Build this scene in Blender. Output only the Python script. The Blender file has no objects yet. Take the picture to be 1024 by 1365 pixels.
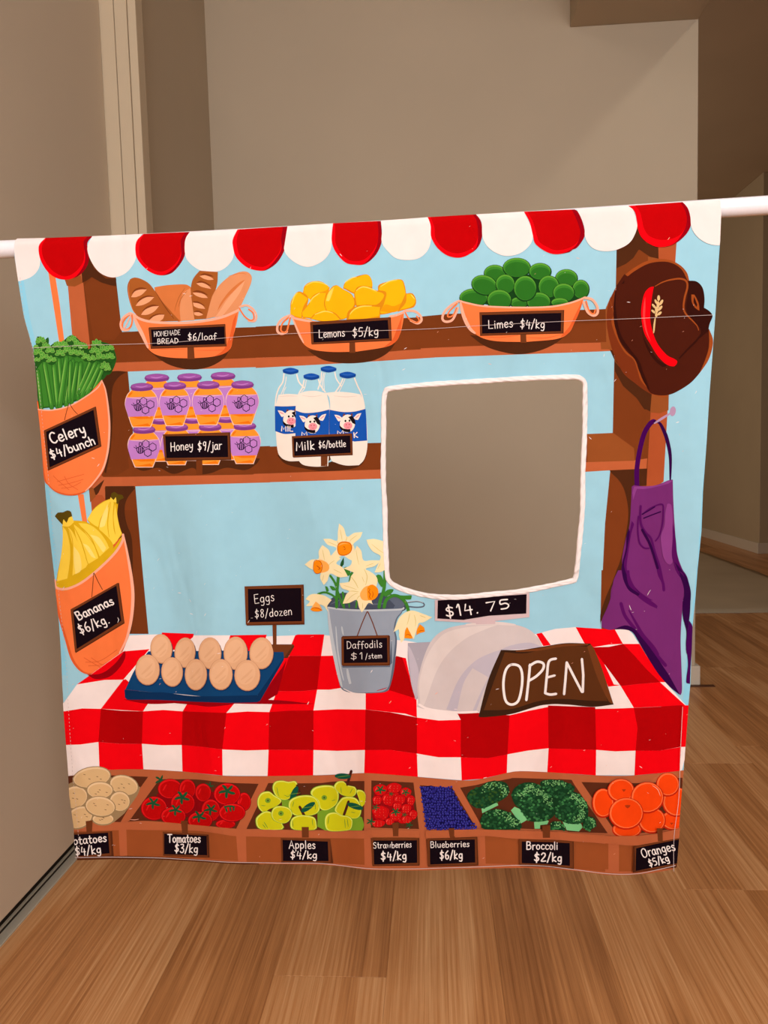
import bpy, math, random
import numpy as np
from mathutils import Vector, Matrix
from mathutils.geometry import tessellate_polygon

random.seed(7)
SC = bpy.context.scene
COL = SC.collection

# ---------------------------------------------------------------- camera
H = 0.88                      # eye height above the floor
FPX = 990.0                   # focal length for a 1024 px wide frame
Yc = Vector((63, 79.5, -990)).normalized()       # room axes seen in camera space
Zc = Vector((-348, 12604, 990)).normalized()
Xc = Yc.cross(Zc).normalized()
Zc = Xc.cross(Yc).normalized()
R = Matrix((Xc, Yc, Zc))                         # camera space -> room space
cam_d = bpy.data.cameras.new('camera')
cam_d.sensor_fit = 'HORIZONTAL'
cam_d.sensor_width = 36.0
cam_d.lens = 36.0 * FPX / 1024.0
cam_d.clip_start = 0.02
cam = bpy.data.objects.new('camera', cam_d)
COL.objects.link(cam)
cam.matrix_world = Matrix.Translation((0, 0, H)) @ R.to_4x4()
SC.camera = cam

# ---------------------------------------------------------------- world, lights, exposure
SC.view_settings.view_transform = 'Standard'
SC.view_settings.look = 'None'
SC.view_settings.gamma = 1.0
SC.view_settings.use_curve_mapping = False
SC.view_settings.exposure = 0.0
world = bpy.data.worlds.new('world')
SC.world = world
world.use_nodes = True
world.node_tree.nodes['Background'].inputs[0].default_value = (1.0, 0.90, 0.80, 1)
world.node_tree.nodes['Background'].inputs[1].default_value = 0.0

def area_light(name, loc, target, sx, sy, power, col):
    l = bpy.data.lights.new(name, 'AREA')
    l.shape = 'RECTANGLE'; l.size = sx; l.size_y = sy
    l.energy = power; l.color = col
    o = bpy.data.objects.new(name, l)
    o.location = loc
    o.rotation_euler = (Vector(target) - Vector(loc)).to_track_quat('-Z', 'Y').to_euler()
    COL.objects.link(o)
    return o

# wide soft light from the room behind the camera, a ceiling lamp near it, a downlight right of the beam
area_light('room_light', (0.55, -2.05, 1.75), (-0.05, 1.0, 1.0), 1.7, 1.2, 106, (0.96, 0.985, 1.06))
area_light('ceiling_light', (-0.58, -0.15, 2.93), (0.1, 0.9, 0.6), 0.9, 0.9, 19, (0.98, 0.985, 1.04))
area_light('downlight', (1.55, 1.2, 2.93), (1.2, 1.9, 0.0), 0.14, 0.14, 7, (1.0, 0.95, 0.88))
area_light('far_wall_fill', (-1.6, 5.4, 1.5), (2.6, 6.6, 2.1), 0.9, 0.9, 36, (1.0, 0.88, 0.74))  # unseen fill light added to brighten the far wall

# ---------------------------------------------------------------- materials
def lin(c):
    return tuple(((v/255)/12.92 if v/255 <= 0.04045 else ((v/255+0.055)/1.055)**2.4) for v in c)

def base_mat(name, rough=0.8, spec=0.3):
    m = bpy.data.materials.new(name)
    m.use_nodes = True
    b = m.node_tree.nodes['Principled BSDF']
    b.inputs['Roughness'].default_value = rough
    b.inputs['Specular IOR Level'].default_value = spec
    return m, m.node_tree, b

def N(nt, kind, **kw):
    n = nt.nodes.new(kind)
    for k, v in kw.items():
        if k.startswith('i_'):
            n.inputs[k[2:].replace('_', ' ')].default_value = v
        else:
            setattr(n, k, v)
    return n

def wall_mat(name, rgb, var=0.04, bump=0.02, rough=0.75):
    m, nt, b = base_mat(name, rough, 0.25)
    c = lin(rgb)
    tc = N(nt, 'ShaderNodeTexCoord')
    no = N(nt, 'ShaderNodeTexNoise', i_Scale=1.7, i_Detail=3.0)
    nt.links.new(tc.outputs['Object'], no.inputs['Vector'])
    r = N(nt, 'ShaderNodeValToRGB')
    r.color_ramp.elements[0].position = 0.3; r.color_ramp.elements[1].position = 0.7
    r.color_ramp.elements[0].color = tuple(v*(1-var) for v in c)+(1,)
    r.color_ramp.elements[1].color = tuple(v*(1+var) for v in c)+(1,)
    nt.links.new(no.outputs['Fac'], r.inputs['Fac'])
    nt.links.new(r.outputs['Color'], b.inputs['Base Color'])
    n2 = N(nt, 'ShaderNodeTexNoise', i_Scale=160.0, i_Detail=4.0)
    nt.links.new(tc.outputs['Object'], n2.inputs['Vector'])
    bp = N(nt, 'ShaderNodeBump', i_Strength=bump*4, i_Distance=0.001)
    nt.links.new(n2.outputs['Fac'], bp.inputs['Height'])
    nt.links.new(bp.outputs['Normal'], b.inputs['Normal'])
    return m

def wood_mat(name, dark, mid, light):
    """oak: long grain along Y, each board shifted by its own random number"""
    m, nt, b = base_mat(name, 0.38, 0.35)
    tc = N(nt, 'ShaderNodeTexCoord')
    oi = N(nt, 'ShaderNodeObjectInfo')
    off = N(nt, 'ShaderNodeVectorMath', operation='MULTIPLY_ADD')
    cmb = N(nt, 'ShaderNodeCombineXYZ')
    nt.links.new(oi.outputs['Random'], cmb.inputs[0]); nt.links.new(oi.outputs['Random'], cmb.inputs[1]); nt.links.new(oi.outputs['Random'], cmb.inputs[2])
    nt.links.new(cmb.outputs[0], off.inputs[0])
    off.inputs[1].default_value = (17, 31, 11)
    nt.links.new(tc.outputs['Object'], off.inputs[2])
    mp = N(nt, 'ShaderNodeMapping'); mp.inputs['Scale'].default_value = (11.0, 0.75, 1.0)
    nt.links.new(off.outputs[0], mp.inputs['Vector'])
    n1 = N(nt, 'ShaderNodeTexNoise', i_Scale=1.1, i_Detail=2.0, i_Roughness=0.5, i_Distortion=0.6)
    nt.links.new(mp.outputs[0], n1.inputs['Vector'])
    # cathedral figure: bands of the broad noise
    w = N(nt, 'ShaderNodeMath', operation='MULTIPLY'); w.inputs[1].default_value = 26.0
    nt.links.new(n1.outputs['Fac'], w.inputs[0])
    sn = N(nt, 'ShaderNodeMath', operation='SINE'); nt.links.new(w.outputs[0], sn.inputs[0])
    mp2 = N(nt, 'ShaderNodeMapping'); mp2.inputs['Scale'].default_value = (130.0, 1.6, 1.0)
    nt.links.new(off.outputs[0], mp2.inputs['Vector'])
    n2 = N(nt, 'ShaderNodeTexNoise', i_Scale=1.6, i_Detail=5.0, i_Roughness=0.68)
    nt.links.new(mp2.outputs[0], n2.inputs['Vector'])
    a = N(nt, 'ShaderNodeMath', operation='MULTIPLY_ADD'); a.inputs[1].default_value = 0.035
    nt.links.new(sn.outputs[0], a.inputs[0])
    a2 = N(nt, 'ShaderNodeMath', operation='MULTIPLY_ADD'); a2.inputs[1].default_value = 0.72; 
    nt.links.new(n2.outputs['Fac'], a2.inputs[0]); 
    a3 = N(nt, 'ShaderNodeMath', operation='MULTIPLY_ADD'); a3.inputs[1].default_value = 0.55
    nt.links.new(n1.outputs['Fac'], a3.inputs[0]); a3.inputs[2].default_value = -0.15
    nt.links.new(a3.outputs[0], a2.inputs[2])
    nt.links.new(a2.outputs[0], a.inputs[2])
    rn = N(nt, 'ShaderNodeMath', operation='MULTIPLY_ADD'); rn.inputs[1].default_value = 0.12
    nt.links.new(oi.outputs['Random'], rn.inputs[0]); nt.links.new(a.outputs[0], rn.inputs[2])
    r = N(nt, 'ShaderNodeValToRGB')
    e = r.color_ramp.elements
    e[0].position = 0.30; e[0].color = lin(dark)+(1,)
    e[1].position = 0.78; e[1].color = lin(light)+(1,)
    x = e.new(0.54); x.color = lin(mid)+(1,)
    nt.links.new(rn.outputs[0], r.inputs['Fac'])
    nt.links.new(r.outputs['Color'], b.inputs['Base Color'])
    bp = N(nt, 'ShaderNodeBump', i_Strength=0.15, i_Distance=0.0006)
    nt.links.new(n2.outputs['Fac'], bp.inputs['Height'])
    nt.links.new(bp.outputs['Normal'], b.inputs['Normal'])
    return m

def plain_mat(name, rgb, rough=0.5, spec=0.4, bump=0.0, scale=300):
    m, nt, b = base_mat(name, rough, spec)
    c = lin(rgb)
    tc = N(nt, 'ShaderNodeTexCoord')
    no = N(nt, 'ShaderNodeTexNoise', i_Scale=float(scale), i_Detail=2.0)
    nt.links.new(tc.outputs['Object'], no.inputs['Vector'])
    mx = N(nt, 'ShaderNodeMix', data_type='RGBA')
    mx.inputs[6].default_value = tuple(v*0.97 for v in c)+(1,)
    mx.inputs[7].default_value = tuple(min(1, v*1.03) for v in c)+(1,)
    nt.links.new(no.outputs['Fac'], mx.inputs[0])
    nt.links.new(mx.outputs[2], b.inputs['Base Color'])
    if bump:
        bp = N(nt, 'ShaderNodeBump', i_Strength=bump, i_Distance=0.001)
        nt.links.new(no.outputs['Fac'], bp.inputs['Height'])
        nt.links.new(bp.outputs['Normal'], b.inputs['Normal'])
    return m

# ---------------------------------------------------------------- mesh helpers
def link(name, verts, faces, mats, parent=None, mi=None, smooth=False):
    me = bpy.data.meshes.new(name)
    me.from_pydata([tuple(v) for v in verts], [], faces)
    for m in mats: me.materials.append(m)
    if mi is not None: me.polygons.foreach_set('material_index', mi)
    if smooth: me.polygons.foreach_set('use_smooth', [True]*len(me.polygons))
    me.update()
    o = bpy.data.objects.new(name, me)
    COL.objects.link(o)
    if parent: attach(o, parent)
    return o

def attach(o, parent):
    o.parent = parent
    if parent.parent is None: o.matrix_parent_inverse = Matrix.Translation(-parent.location)

def box_vf(x0, x1, y0, y1, z0, z1, bev=0.0):
    if bev <= 0:
        v = [(x, y, z) for z in (z0, z1) for y in (y0, y1) for x in (x0, x1)]
        f = [(0,2,3,1), (4,5,7,6), (0,1,5,4), (2,6,7,3), (0,4,6,2), (1,3,7,5)]
        return v, f
    import bmesh
    bm = bmesh.new()
    bmesh.ops.create_cube(bm, size=1.0)
    for q in bm.verts:
        q.co = ((x0+x1)/2+q.co.x*(x1-x0), (y0+y1)/2+q.co.y*(y1-y0), (z0+z1)/2+q.co.z*(z1-z0))
    bmesh.ops.bevel(bm, geom=bm.edges[:], offset=bev, segments=1, affect='EDGES')
    bm.verts.index_update()
    v = [tuple(q.co) for q in bm.verts]; f = [tuple(q.index for q in g.verts) for g in bm.faces]
    bm.free()
    return v, f

def box(name, x0, x1, y0, y1, z0, z1, mat, parent=None, bev=0.0, kind=None):
    v, f = box_vf(x0, x1, y0, y1, z0, z1, bev)
    o = link(name, v, f, [mat], parent)
    if kind: o['kind'] = kind
    return o

def empty(name, loc=(0, 0, 0)):
    o = bpy.data.objects.new(name, None)
    o.location = loc
    COL.objects.link(o)
    return o

# ================================================================ THE ROOM
XL = -0.775          # left wall plane
YB = 2.75            # back wall plane
XR = 0.953           # end of the back wall (opening beyond it)
ZB = 2.342            # underside of the beam
ZC = 2.96            # ceiling
M_wall = wall_mat('taupe_wall_paint', (186, 168, 142))
M_wall_far = wall_mat('far_wall_paint', (180, 158, 126))
M_door = wall_mat('door_paint', (202, 184, 159))
M_jamb = wall_mat('jamb_paint', (196, 176, 146), bump=0.01)
M_skirt = plain_mat('skirting_paint', (205, 190, 168), 0.45, 0.4)
M_ceil = wall_mat('ceiling_paint', (196, 172, 142))
M_track = plain_mat('track_metal', (178, 168, 148), 0.45, 0.5)
M_gap = plain_mat('gap_shade', (52, 42, 32), 0.8, 0.2)  # dark colour stands in for the shade inside gaps
M_wood = wood_mat('oak_floor', (140, 86, 44), (188, 128, 76), (220, 168, 116))
M_sub = plain_mat('floor_joint', (96, 60, 34), 0.9, 0.1)
M_rug = wall_mat('rug_pile', (186, 166, 136), 0.10, 0.4, 0.95)

floor = box('floor', -2.6, 4.7, -2.2, 9.2, -0.05, -0.004, M_sub, kind='structure')
# boards: long pieces along Y, joints every board width
BW = 0.1925
X0B = 0.0
def boards():
    ends = {}
    meshes = {}
    xs = PX0
    k = 0
    while xs < 4.5:
        x1 = xs + BW
        col = round((xs - PX0)/BW)
        segs = ENDS.get(col)
        if segs is None:
            rr = random.Random(col*13+5)
            s = -2.2 + rr.uniform(-1.2, 0)
            segs = []
            while s < 9.2:
                segs.append(s); s += rr.choice([1.83, 2.1, 1.5])
        pts = [-2.2] + [s for s in segs if -2.15 < s < 9.15] + [9.2]
        for a, b in zip(pts, pts[1:]):
            L = b - a
            key = round(L, 3)
            if key not in meshes:
                v, f = box_vf(-BW/2+0.0001, BW/2-0.0001, -L/2+0.0002, L/2-0.0002, -0.012, 0.0, 0.0003)
                me = bpy.data.meshes.new('plank'); me.from_pydata(v, [], f); me.materials.append(M_wood); me.update()
                meshes[key] = me
            o = bpy.data.objects.new('plank', meshes[key])
            o.location = (xs + BW/2, (a+b)/2, 0)
            o.parent = floor
            COL.objects.link(o)
        xs = x1
# seams read off the photo: one passes under x=-0.249, one at x=-0.062
PX0 = -0.0955 - BW*13
ENDS = {12: [-0.55, 1.183, 3.2, 5.1, 7.0], 13: [-1.2, 0.35, 2.3, 4.1, 6.0, 8.0], 14: [-0.9, 1.9, 3.6, 5.2, 7.1],
        15: [-1.5, 0.62, 2.6, 4.5, 6.4, 8.1], 16: [-0.4, 1.448, 3.4, 5.3, 7.2], 17: [-0.2, 2.05, 3.9, 5.9, 7.7]}
boards()

wall_back = box('wall_back', XL-0.12, XR, YB, YB+0.12, 0, ZC, M_wall, kind='structure', bev=0.002)
wall_left = box('wall_left', XL-0.12, XL, 1.96, YB+0.06, 0, ZC, M_wall, kind='structure')
# jamb of the sliding door: a stepped post standing proud of the wall
trim_1 = empty('trim_1'); trim_1['kind'] = 'structure'
YJ = 1.91
box('jamb_board', -0.845, -0.7712, YJ, YJ+0.05, 0, ZC, M_jamb, trim_1, 0.001)
box('jamb_board', -0.7695, -0.7375, YJ, YJ+0.05, 0, ZC, M_jamb, trim_1, 0.001)
box('jamb_board', -0.7362, -0.715, YJ+0.003, YJ+0.05, 0, ZC, M_jamb, trim_1, 0.001)
box('groove_shade', -0.86, -0.72, YJ+0.012, YJ+0.048, 0, ZC, M_gap, trim_1)  # dark fill, shade of the grooves put into its colour

# sliding door slab on the left with a dark gap and a floor track below it
door_1 = empty('door_1'); door_1['kind'] = 'structure'
box('door_slab', -0.845, -0.806, -2.1, YJ-0.003, 0.044, ZC-0.02, M_door, door_1, 0.002)
box('track_base', -0.90, -0.826, -2.1, YJ, 0.0, 0.006, M_gap, door_1)
box('track_rail', -0.850, -0.844, -2.1, YJ, 0.006, 0.020, M_track, door_1)
box('track_rail', -0.832, -0.828, -2.1, YJ, 0.006, 0.010, M_track, door_1)
box('track_cover', -0.826, -0.805, -2.1, YJ, 0.0, 0.004, M_track, door_1, 0.001)
box('closet_backing', -1.0, -0.90, -2.2, YJ+0.0, 0.0, ZC, M_gap, door_1)

# skirting of the back wall, wrapped round its free end
baseboard_back = empty('baseboard_back'); baseboard_back['kind'] = 'structure'
box('skirting_board', XL+0.001, XR+0.014, YB-0.014, YB, 0.0, 0.072, M_skirt, baseboard_back, 0.002)
box('skirting_board', XR, XR+0.014, YB, YB+0.12, 0.0, 0.072, M_skirt, baseboard_back, 0.002)
box('baseboard_left', XL, XL+0.012, 1.97, YB-0.014, 0.0, 0.072, M_skirt, kind='structure', bev=0.002)
box('trim_2', 0.2, XR+0.06, YB-0.034, YB-0.014, 0.0, 0.003, plain_mat('dark_threshold', (88, 50, 28), 0.5, 0.3), kind='structure')

# beam under the ceiling, its end against the back wall
beam = box('beam', 0.516, XR, -2.2, YB, ZB, ZC, M_wall, kind='structure', bev=0.002)
ceiling = box('ceiling', -2.6, 4.7, -2.2, 9.2, ZC, ZC+0.1, M_ceil, kind='structure')

# the space beyond the opening on the right
XF = 2.60
box('wall_far_right', XF, 4.7, 6.08, 9.2, 0, ZC, M_wall_far, kind='structure', bev=0.003)
baseboard_far = empty('baseboard_far'); baseboard_far['kind'] = 'structure'
box('skirting_board', XF-0.014, XF, 6.0805, 9.1, 0, 0.085, M_skirt, baseboard_far, 0.002)
box('skirting_board', XF-0.014, 4.6, 6.066, 6.08, 0, 0.085, M_skirt, baseboard_far, 0.002)
box('wall_far', -2.6, XF, 9.1, 9.2, 0, ZC, M_wall_far, kind='structure')
box('wall_right', 4.6, 4.7, -2.2, 6.08, 0, ZC, M_wall_far, kind='structure')
box('wall_far_left', -2.6, -2.5, YB+0.12, 9.1, 0, ZC, M_wall_far, kind='structure')
box('wall_closet', -2.6, XL-0.12, YB, YB+0.12, 0, ZC, M_wall_far, kind='structure')
box('wall_rear', -2.6, 4.7, -2.3, -2.2, 0, ZC, M_wall, kind='structure')

def rug():
    # low pile rug with rounded bound edge and gentle unevenness
    x0, x1, y0, y1 = 0.45, 2.21, 3.93, 8.0
    nx, ny = 24, 50
    v = []; f = []
    for j in range(ny+1):
        for i in range(nx+1):
            x = x0+(x1-x0)*i/nx; y = y0+(y1-y0)*j/ny
            e = min(i, nx-i, j, ny-j)
            z = 0.012 if e > 0 else 0.004
            v.append((x + 0.004*math.sin(j*1.3), y + 0.004*math.sin(i*1.1), z + 0.0012*math.sin(i*2.1+j*1.7)))
    for j in range(ny):
        for i in range(nx):
            a = j*(nx+1)+i
            f.append((a, a+1, a+nx+2, a+nx+1))
    n = len(v)
    ring = [i for i in range(nx+1)] + [j*(nx+1)+nx for j in range(1, ny+1)] + [ny*(nx+1)+i for i in range(nx-1, -1, -1)] + [j*(nx+1) for j in range(ny-1, 0, -1)]
    for r in ring: v.append((v[r][0], v[r][1], 0.0006))
    m = len(ring)
    for q in range(m):
        f.append((ring[q], n+q, n+(q+1) % m, ring[(q+1) % m]))
    f.append([n+q for q in range(m)][::-1])
    o = link('rug', v, f, [M_rug], smooth=True)
    o['label'] = 'flat beige floor rug lying beyond the end of the back wall'
    o['category'] = 'rug'
rug()

# ================================================================ ROD AND BANNER CLOTH
CAMP = Vector((0, 0, H))
RT = np.array([[R[i][j] for j in range(3)] for i in range(3)])
def ray(px, py):
    return R @ Vector(((px-512.0)/FPX, -(py-682.5)/FPX, -1.0))
YR = 0.95
def on_plane_y(px, py, y):
    d = ray(px, py); t = y/d.y
    return CAMP + d*t
PA = on_plane_y(0, 332.6, YR); PB = on_plane_y(1024, 273.6, YR)
ROD_R = 0.0111
ROD_C = 0.0134           # radius of the cloth where it rides over the rod
AX = (PB-PA).normalized()
def rod_z(x):
    t = max(0.0, min(1.0, (x-PA.x)/(PB.x-PA.x)))
    return PA.z + (PB.z-PA.z)*(x-PA.x)/(PB.x-PA.x) - 0.0030*math.sin(math.pi*t**0.8)   # the rod bows a little

M_rod = plain_mat('white_rod_enamel', (238, 234, 236), 0.22, 0.5)
def tube(name, a, b, r, mat, parent, n=40, cap=True):
    a = Vector(a); b = Vector(b); d = (b-a).normalized()
    u = d.orthogonal().normalized(); w = d.cross(u)
    v = []; f = []
    rings = [(a, r-0.0008), (a+d*0.0008, r), (b-d*0.0008, r), (b, r-0.0008)]
    for c, rr in rings:
        for i in range(n):
            t = 2*math.pi*i/n
            v.append(c + u*rr*math.cos(t) + w*rr*math.sin(t))
    for k in range(3):
        for i in range(n):
            j = (i+1) % n
            f.append((k*n+i, k*n+j, (k+1)*n+j, (k+1)*n+i))
    f.append([i for i in range(n)][::-1]); f.append([3*n+i for i in range(n)])
    return link(name, v, f, [mat], parent, smooth=False) if False else _sm(link(name, v, f, [mat], parent), n)
def _sm(o, n):
    for p in o.data.polygons:
        if len(p.vertices) == 4: p.use_smooth = True
    return o
rod = empty('tension_rod', (XL, YR, 1.15))
rod['label'] = 'white round tension rod spanning the doorway and carrying the market banner'
rod['category'] = 'rod'
def rp(x): return Vector((x, YR, rod_z(x)))
def bowed_tube(name, xs, r, mat, parent, n=40):
    v = []; f = []
    for x in xs:
        for i in range(n):
            t = 2*math.pi*i/n
            v.append((x, YR+r*math.cos(t), rod_z(x)+r*math.sin(t)))
    for k in range(len(xs)-1):
        for i in range(n):
            j = (i+1) % n
            f.append((k*n+i, k*n+j, (k+1)*n+j, (k+1)*n+i))
    f.append([i for i in range(n)][::-1]); f.append([(len(xs)-1)*n+i for i in range(n)])
    return _sm(link(name, v, f, [mat], parent), n)
bowed_tube('rod_tube', [XL+0.008+(1.30-XL-0.008)*k/40 for k in range(41)], ROD_R, M_rod, rod)
tube('end_cap', rp(XL-0.004), rp(XL+0.02), 0.016, M_rod, rod)
tube('end_cap', rp(1.29), rp(1.34), 0.016, M_rod, rod)
# unseen wall carrying the right end, lengthened to block light on the right
box('wall_side', 1.34, 1.46, -2.2, 1.10, 0, ZC, M_wall, kind='structure', bev=0.003)

LEAN = 0.115
def folds(x, s):
    """depth of the folds (m) at room x, s metres below the rod"""
    g = min(1.0, s/0.75)
    w1 = math.sin(x*31.0+0.6+s*1.1); w2 = math.sin(x*17.0-1.3-s*0.8); w3 = math.sin(x*58.0+2.2+s*2.0)
    d = g**1.15*(0.0090*w1 + 0.0100*w2 + 0.0034*w3)
    d += (0.0042*g*(1-g)*4)*math.sin(x*38.0-s*9.0+1.0)
    d += 0.0013*min(1, s/0.08)*math.sin(x*23+s*7)*math.exp(-((s-0.3)/0.3)**2)
    return d

def pucker(px, py):
    dx = max(515-px, 0, px-777); dy = max(503-py, 0, py-795)
    inx = math.exp(-(dx/28.0)**2); iny = math.exp(-(dy/30.0)**2)
    a = 0.0
    if dy > 0: a += 0.0009*iny*inx*(dy/(dy+8))*(math.sin(px*0.21+py*0.05)+0.7*math.sin(px*0.117+2))
    if dx > 0: a += 0.0007*inx*iny*(dx/(dx+8))*(math.sin(py*0.17-px*0.05)+0.7*math.sin(py*0.09+1))
    # a drag line falling from the lower right corner of the window
    t = (px-780)*0.52+(py-790)*0.85
    o = (px-780)*0.85-(py-790)*0.52
    if t > -30: a += 0.0022*math.exp(-(o/16.0)**2)*math.exp(-(max(0, t-30)/70.0)**2)
    return a

def surf(px, py, off=0.0):
    """point on the front of the cloth seen through pixel (px, py)"""
    d = ray(px, py)
    # cylinder over the rod
    dn = Vector((0, d.y, d.z - (AX.z/AX.x)*d.x))
    x0 = 0
    # position relative to the rod axis in the YZ plane, rod slope folded in
    xr = (d*(YR/d.y)).x; oy = -YR; oz = H - (rod_z(xr) - xr*AX.z/AX.x)
    a = dn.y**2+dn.z**2; b = 2*(oy*dn.y+oz*dn.z); c = oy**2+oz**2-ROD_C**2
    disc = max(0.0, b*b-4*a*c)
    t = (-b-math.sqrt(disc))/(2*a)
    P = CAMP + d*t
    if P.z >= rod_z(P.x):
        return P
    # front sheet; the binding gathers the fabric into small puckers round the window
    pk = pucker(px, py)
    t = (YR-ROD_C)/d.y
    for _ in range(6):
        P = CAMP + d*t
        s = rod_z(P.x)-P.z
        s = max(0.0, s)
        y = YR - ROD_C + LEAN*s - 0.004*math.exp(-((s-0.10)/0.07)**2)*min(1, s/0.03) + folds(P.x, s) + pk
        t = y/d.y
    return CAMP + d*t

# sheared drawing space: v = pixels below the top edge
def topy(px): return 318.2 + (px-22.0)*(266.3-318.2)/938.0
CS = 8
US = list(range(8, 977, CS))
VS = [-4, 0, 1.2, 2.6, 4.4, 6.6, 9.4, 12.6, 18, 26] + list(range(34, 930, CS))
NU, NV = len(US), len(VS)
GP = np.zeros((NU, NV, 3)); GN = np.zeros((NU, NV, 3))
for i, u in enumerate(US):
    for j, v in enumerate(VS):
        py = v + topy(u)
        p = surf(u, py)
        GP[i, j] = p
for i in range(NU):
    for j in range(NV):
        i0, i1 = max(0, i-1), min(NU-1, i+1); j0, j1 = max(0, j-1), min(NV-1, j+1)
        if j == 1: j0 = 1
        du = GP[i1, j]-GP[i0, j]; dv = GP[i, j1]-GP[i, j0]
        n = np.cross(dv, du); n /= (np.linalg.norm(n)+1e-12)
        if n[1] > 0: n = -n
        GN[i, j] = n
import bisect
def vcell(v): return max(0, min(NV-2, bisect.bisect_right(VS, v)-1))
def ucell(u): return max(0, min(NU-2, int((u-US[0])//CS)))

def clip(poly, hp):
    """clip convex poly by convex poly hp (both counter-clockwise)"""
    out = poly
    n = len(hp)
    for k in range(n):
        ax, ay = hp[k]; bx, by = hp[(k+1) % n]
        ex, ey = bx-ax, by-ay
        inp = out; out = []
        if not inp: return out
        px_, py_ = inp[-1]; dp = ex*(py_-ay)-ey*(px_-ax)
        for q in inp:
            dq = ex*(q[1]-ay)-ey*(q[0]-ax)
            if dq >= 0:
                if dp < 0:
                    t = dp/(dp-dq); out.append((px_+(q[0]-px_)*t, py_+(q[1]-py_)*t))
                out.append(q)
            elif dp >= 0:
                t = dp/(dp-dq); out.append((px_+(q[0]-px_)*t, py_+(q[1]-py_)*t))
            px_, py_ = q; dp = dq
        if len(out) < 3: return []
    return out
def area(p):
    s = 0
    for i in range(len(p)): s += p[i-1][0]*p[i][1]-p[i][0]*p[i-1][1]
    return s/2
def ccw(p): return p if area(p) > 0 else p[::-1]

def cell_tris(i, j):
    a = (US[i], VS[j]); b = (US[i+1], VS[j]); c = (US[i+1], VS[j+1]); d = (US[i], VS[j+1])
    return [a, b, c], [a, c, d]
def tessellate(outer, holes=()):
    loops = [[Vector((x, y, 0)) for x, y in L] for L in [outer, *holes]]
    flat = [p for L in [outer, *holes] for p in L]
    return [ccw([flat[i] for i in t]) for t in tessellate_polygon(loops)]

REG = {}      # cell -> list per triangle of convex clip polygons
def sh(p): return (p[0], p[1]-topy(p[0]))
def cells_of(tri):
    u0 = min(p[0] for p in tri); u1 = max(p[0] for p in tri); v0 = min(p[1] for p in tri); v1 = max(p[1] for p in tri)
    for i in range(ucell(u0), ucell(u1)+1):
        for j in range(vcell(v0), vcell(v1)+1):
            yield i, j
def build_region(outer, hole):
    for tri in tessellate([sh(p) for p in outer], [[sh(p) for p in hole]]):
        if abs(area(tri)) < 1e-6: continue
        for i, j in cells_of(tri):
            for k, ct in enumerate(cell_tris(i, j)):
                q = clip(ct, tri)
                if q and abs(area(q)) > 1e-4:
                    REG.setdefault((i, j, k), []).append(q)

UNIT = 0.000022
LAY = {}
def inside_all(tri, q):
    for k in range(3):
        ax, ay = tri[k]; bx, by = tri[(k+1) % 3]
        for p in q:
            if (bx-ax)*(p[1]-ay)-(by-ay)*(p[0]-ax) < 0: return False
    return True
def lay_down(tris):
    """clip triangles (sheared space) against the cloth; returns pieces and their layer"""
    pcs = []; top = 0
    for tri in tris:
        if abs(area(tri)) < 1e-5: continue
        for i, j in cells_of(tri):
            for k in (0, 1):
                reg = REG.get((i, j, k))
                if not reg: continue
                ct = cell_tris(i, j)[k]
                inn = inside_all(tri, ct)
                for r in reg:
                    q = r if inn else clip(tri if len(tri) < 5 else tri, r)
                    if q and abs(area(q)) > 2e-4:
                        pcs.append((i, j, k, q))
                        top = max(top, LAY.get((i, j), 0))
    lay = top+1
    for i, j, k, q in pcs: LAY[(i, j)] = lay
    return pcs, lay

class Grp:
    """collects printed colour areas; becomes one mesh lying on the cloth"""
    def __init__(s): s.v = []; s.n = []; s.f = []; s.m = []; s.mats = []
    def add(s, tris, mat, extra=0.0):
        pcs, lay = lay_down(tris)
        s.put(pcs, lay*UNIT+extra, mat)
    def put(s, pcs, off, mat, flip=False):
        if mat not in s.mats: s.mats.append(mat)
        mi = s.mats.index(mat)
        for i, j, k, q in pcs:
            u0, u1, v0, v1 = US[i], US[i+1], VS[j], VS[j+1]
            A, B, C, D = GP[i, j], GP[i+1, j], GP[i+1, j+1], GP[i, j+1]
            a, b, c, d = GN[i, j], GN[i+1, j], GN[i+1, j+1], GN[i, j+1]
            base = len(s.v)
            for (u, v) in q:
                fu = (u-u0)/(u1-u0); fv = (v-v0)/(v1-v0)
                if k == 0:   # a b c : P = A + fu*(B-A) + fv*(C-B)
                    P = A+(B-A)*fu+(C-B)*fv; n = a+(b-a)*fu+(c-b)*fv
                else:        # a c d : P = A + fu*(C-D) + fv*(D-A)
                    P = A+(C-D)*fu+(D-A)*fv; n = a+(c-d)*fu+(d-a)*fv
                n = n/np.linalg.norm(n)
                s.v.append(P+n*off); s.n.append(n if not flip else -n)
            idx = list(range(base, base+len(q)))
            s.f.append(idx if flip else idx[::-1]); s.m.append(mi)
    def build(s, name, parent):
        me = bpy.data.meshes.new(name)
        me.from_pydata([tuple(x) for x in s.v], [], s.f)
        for m in s.mats: me.materials.append(m)
        me.polygons.foreach_set('material_index', s.m)
        me.polygons.foreach_set('use_smooth', [True]*len(s.f))
        me.normals_split_custom_set_from_vertices([tuple(x) for x in s.n])
        me.update()
        o = bpy.data.objects.new(name, me)
        COL.objects.link(o)
        if parent: attach(o, parent)
        return o

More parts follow.
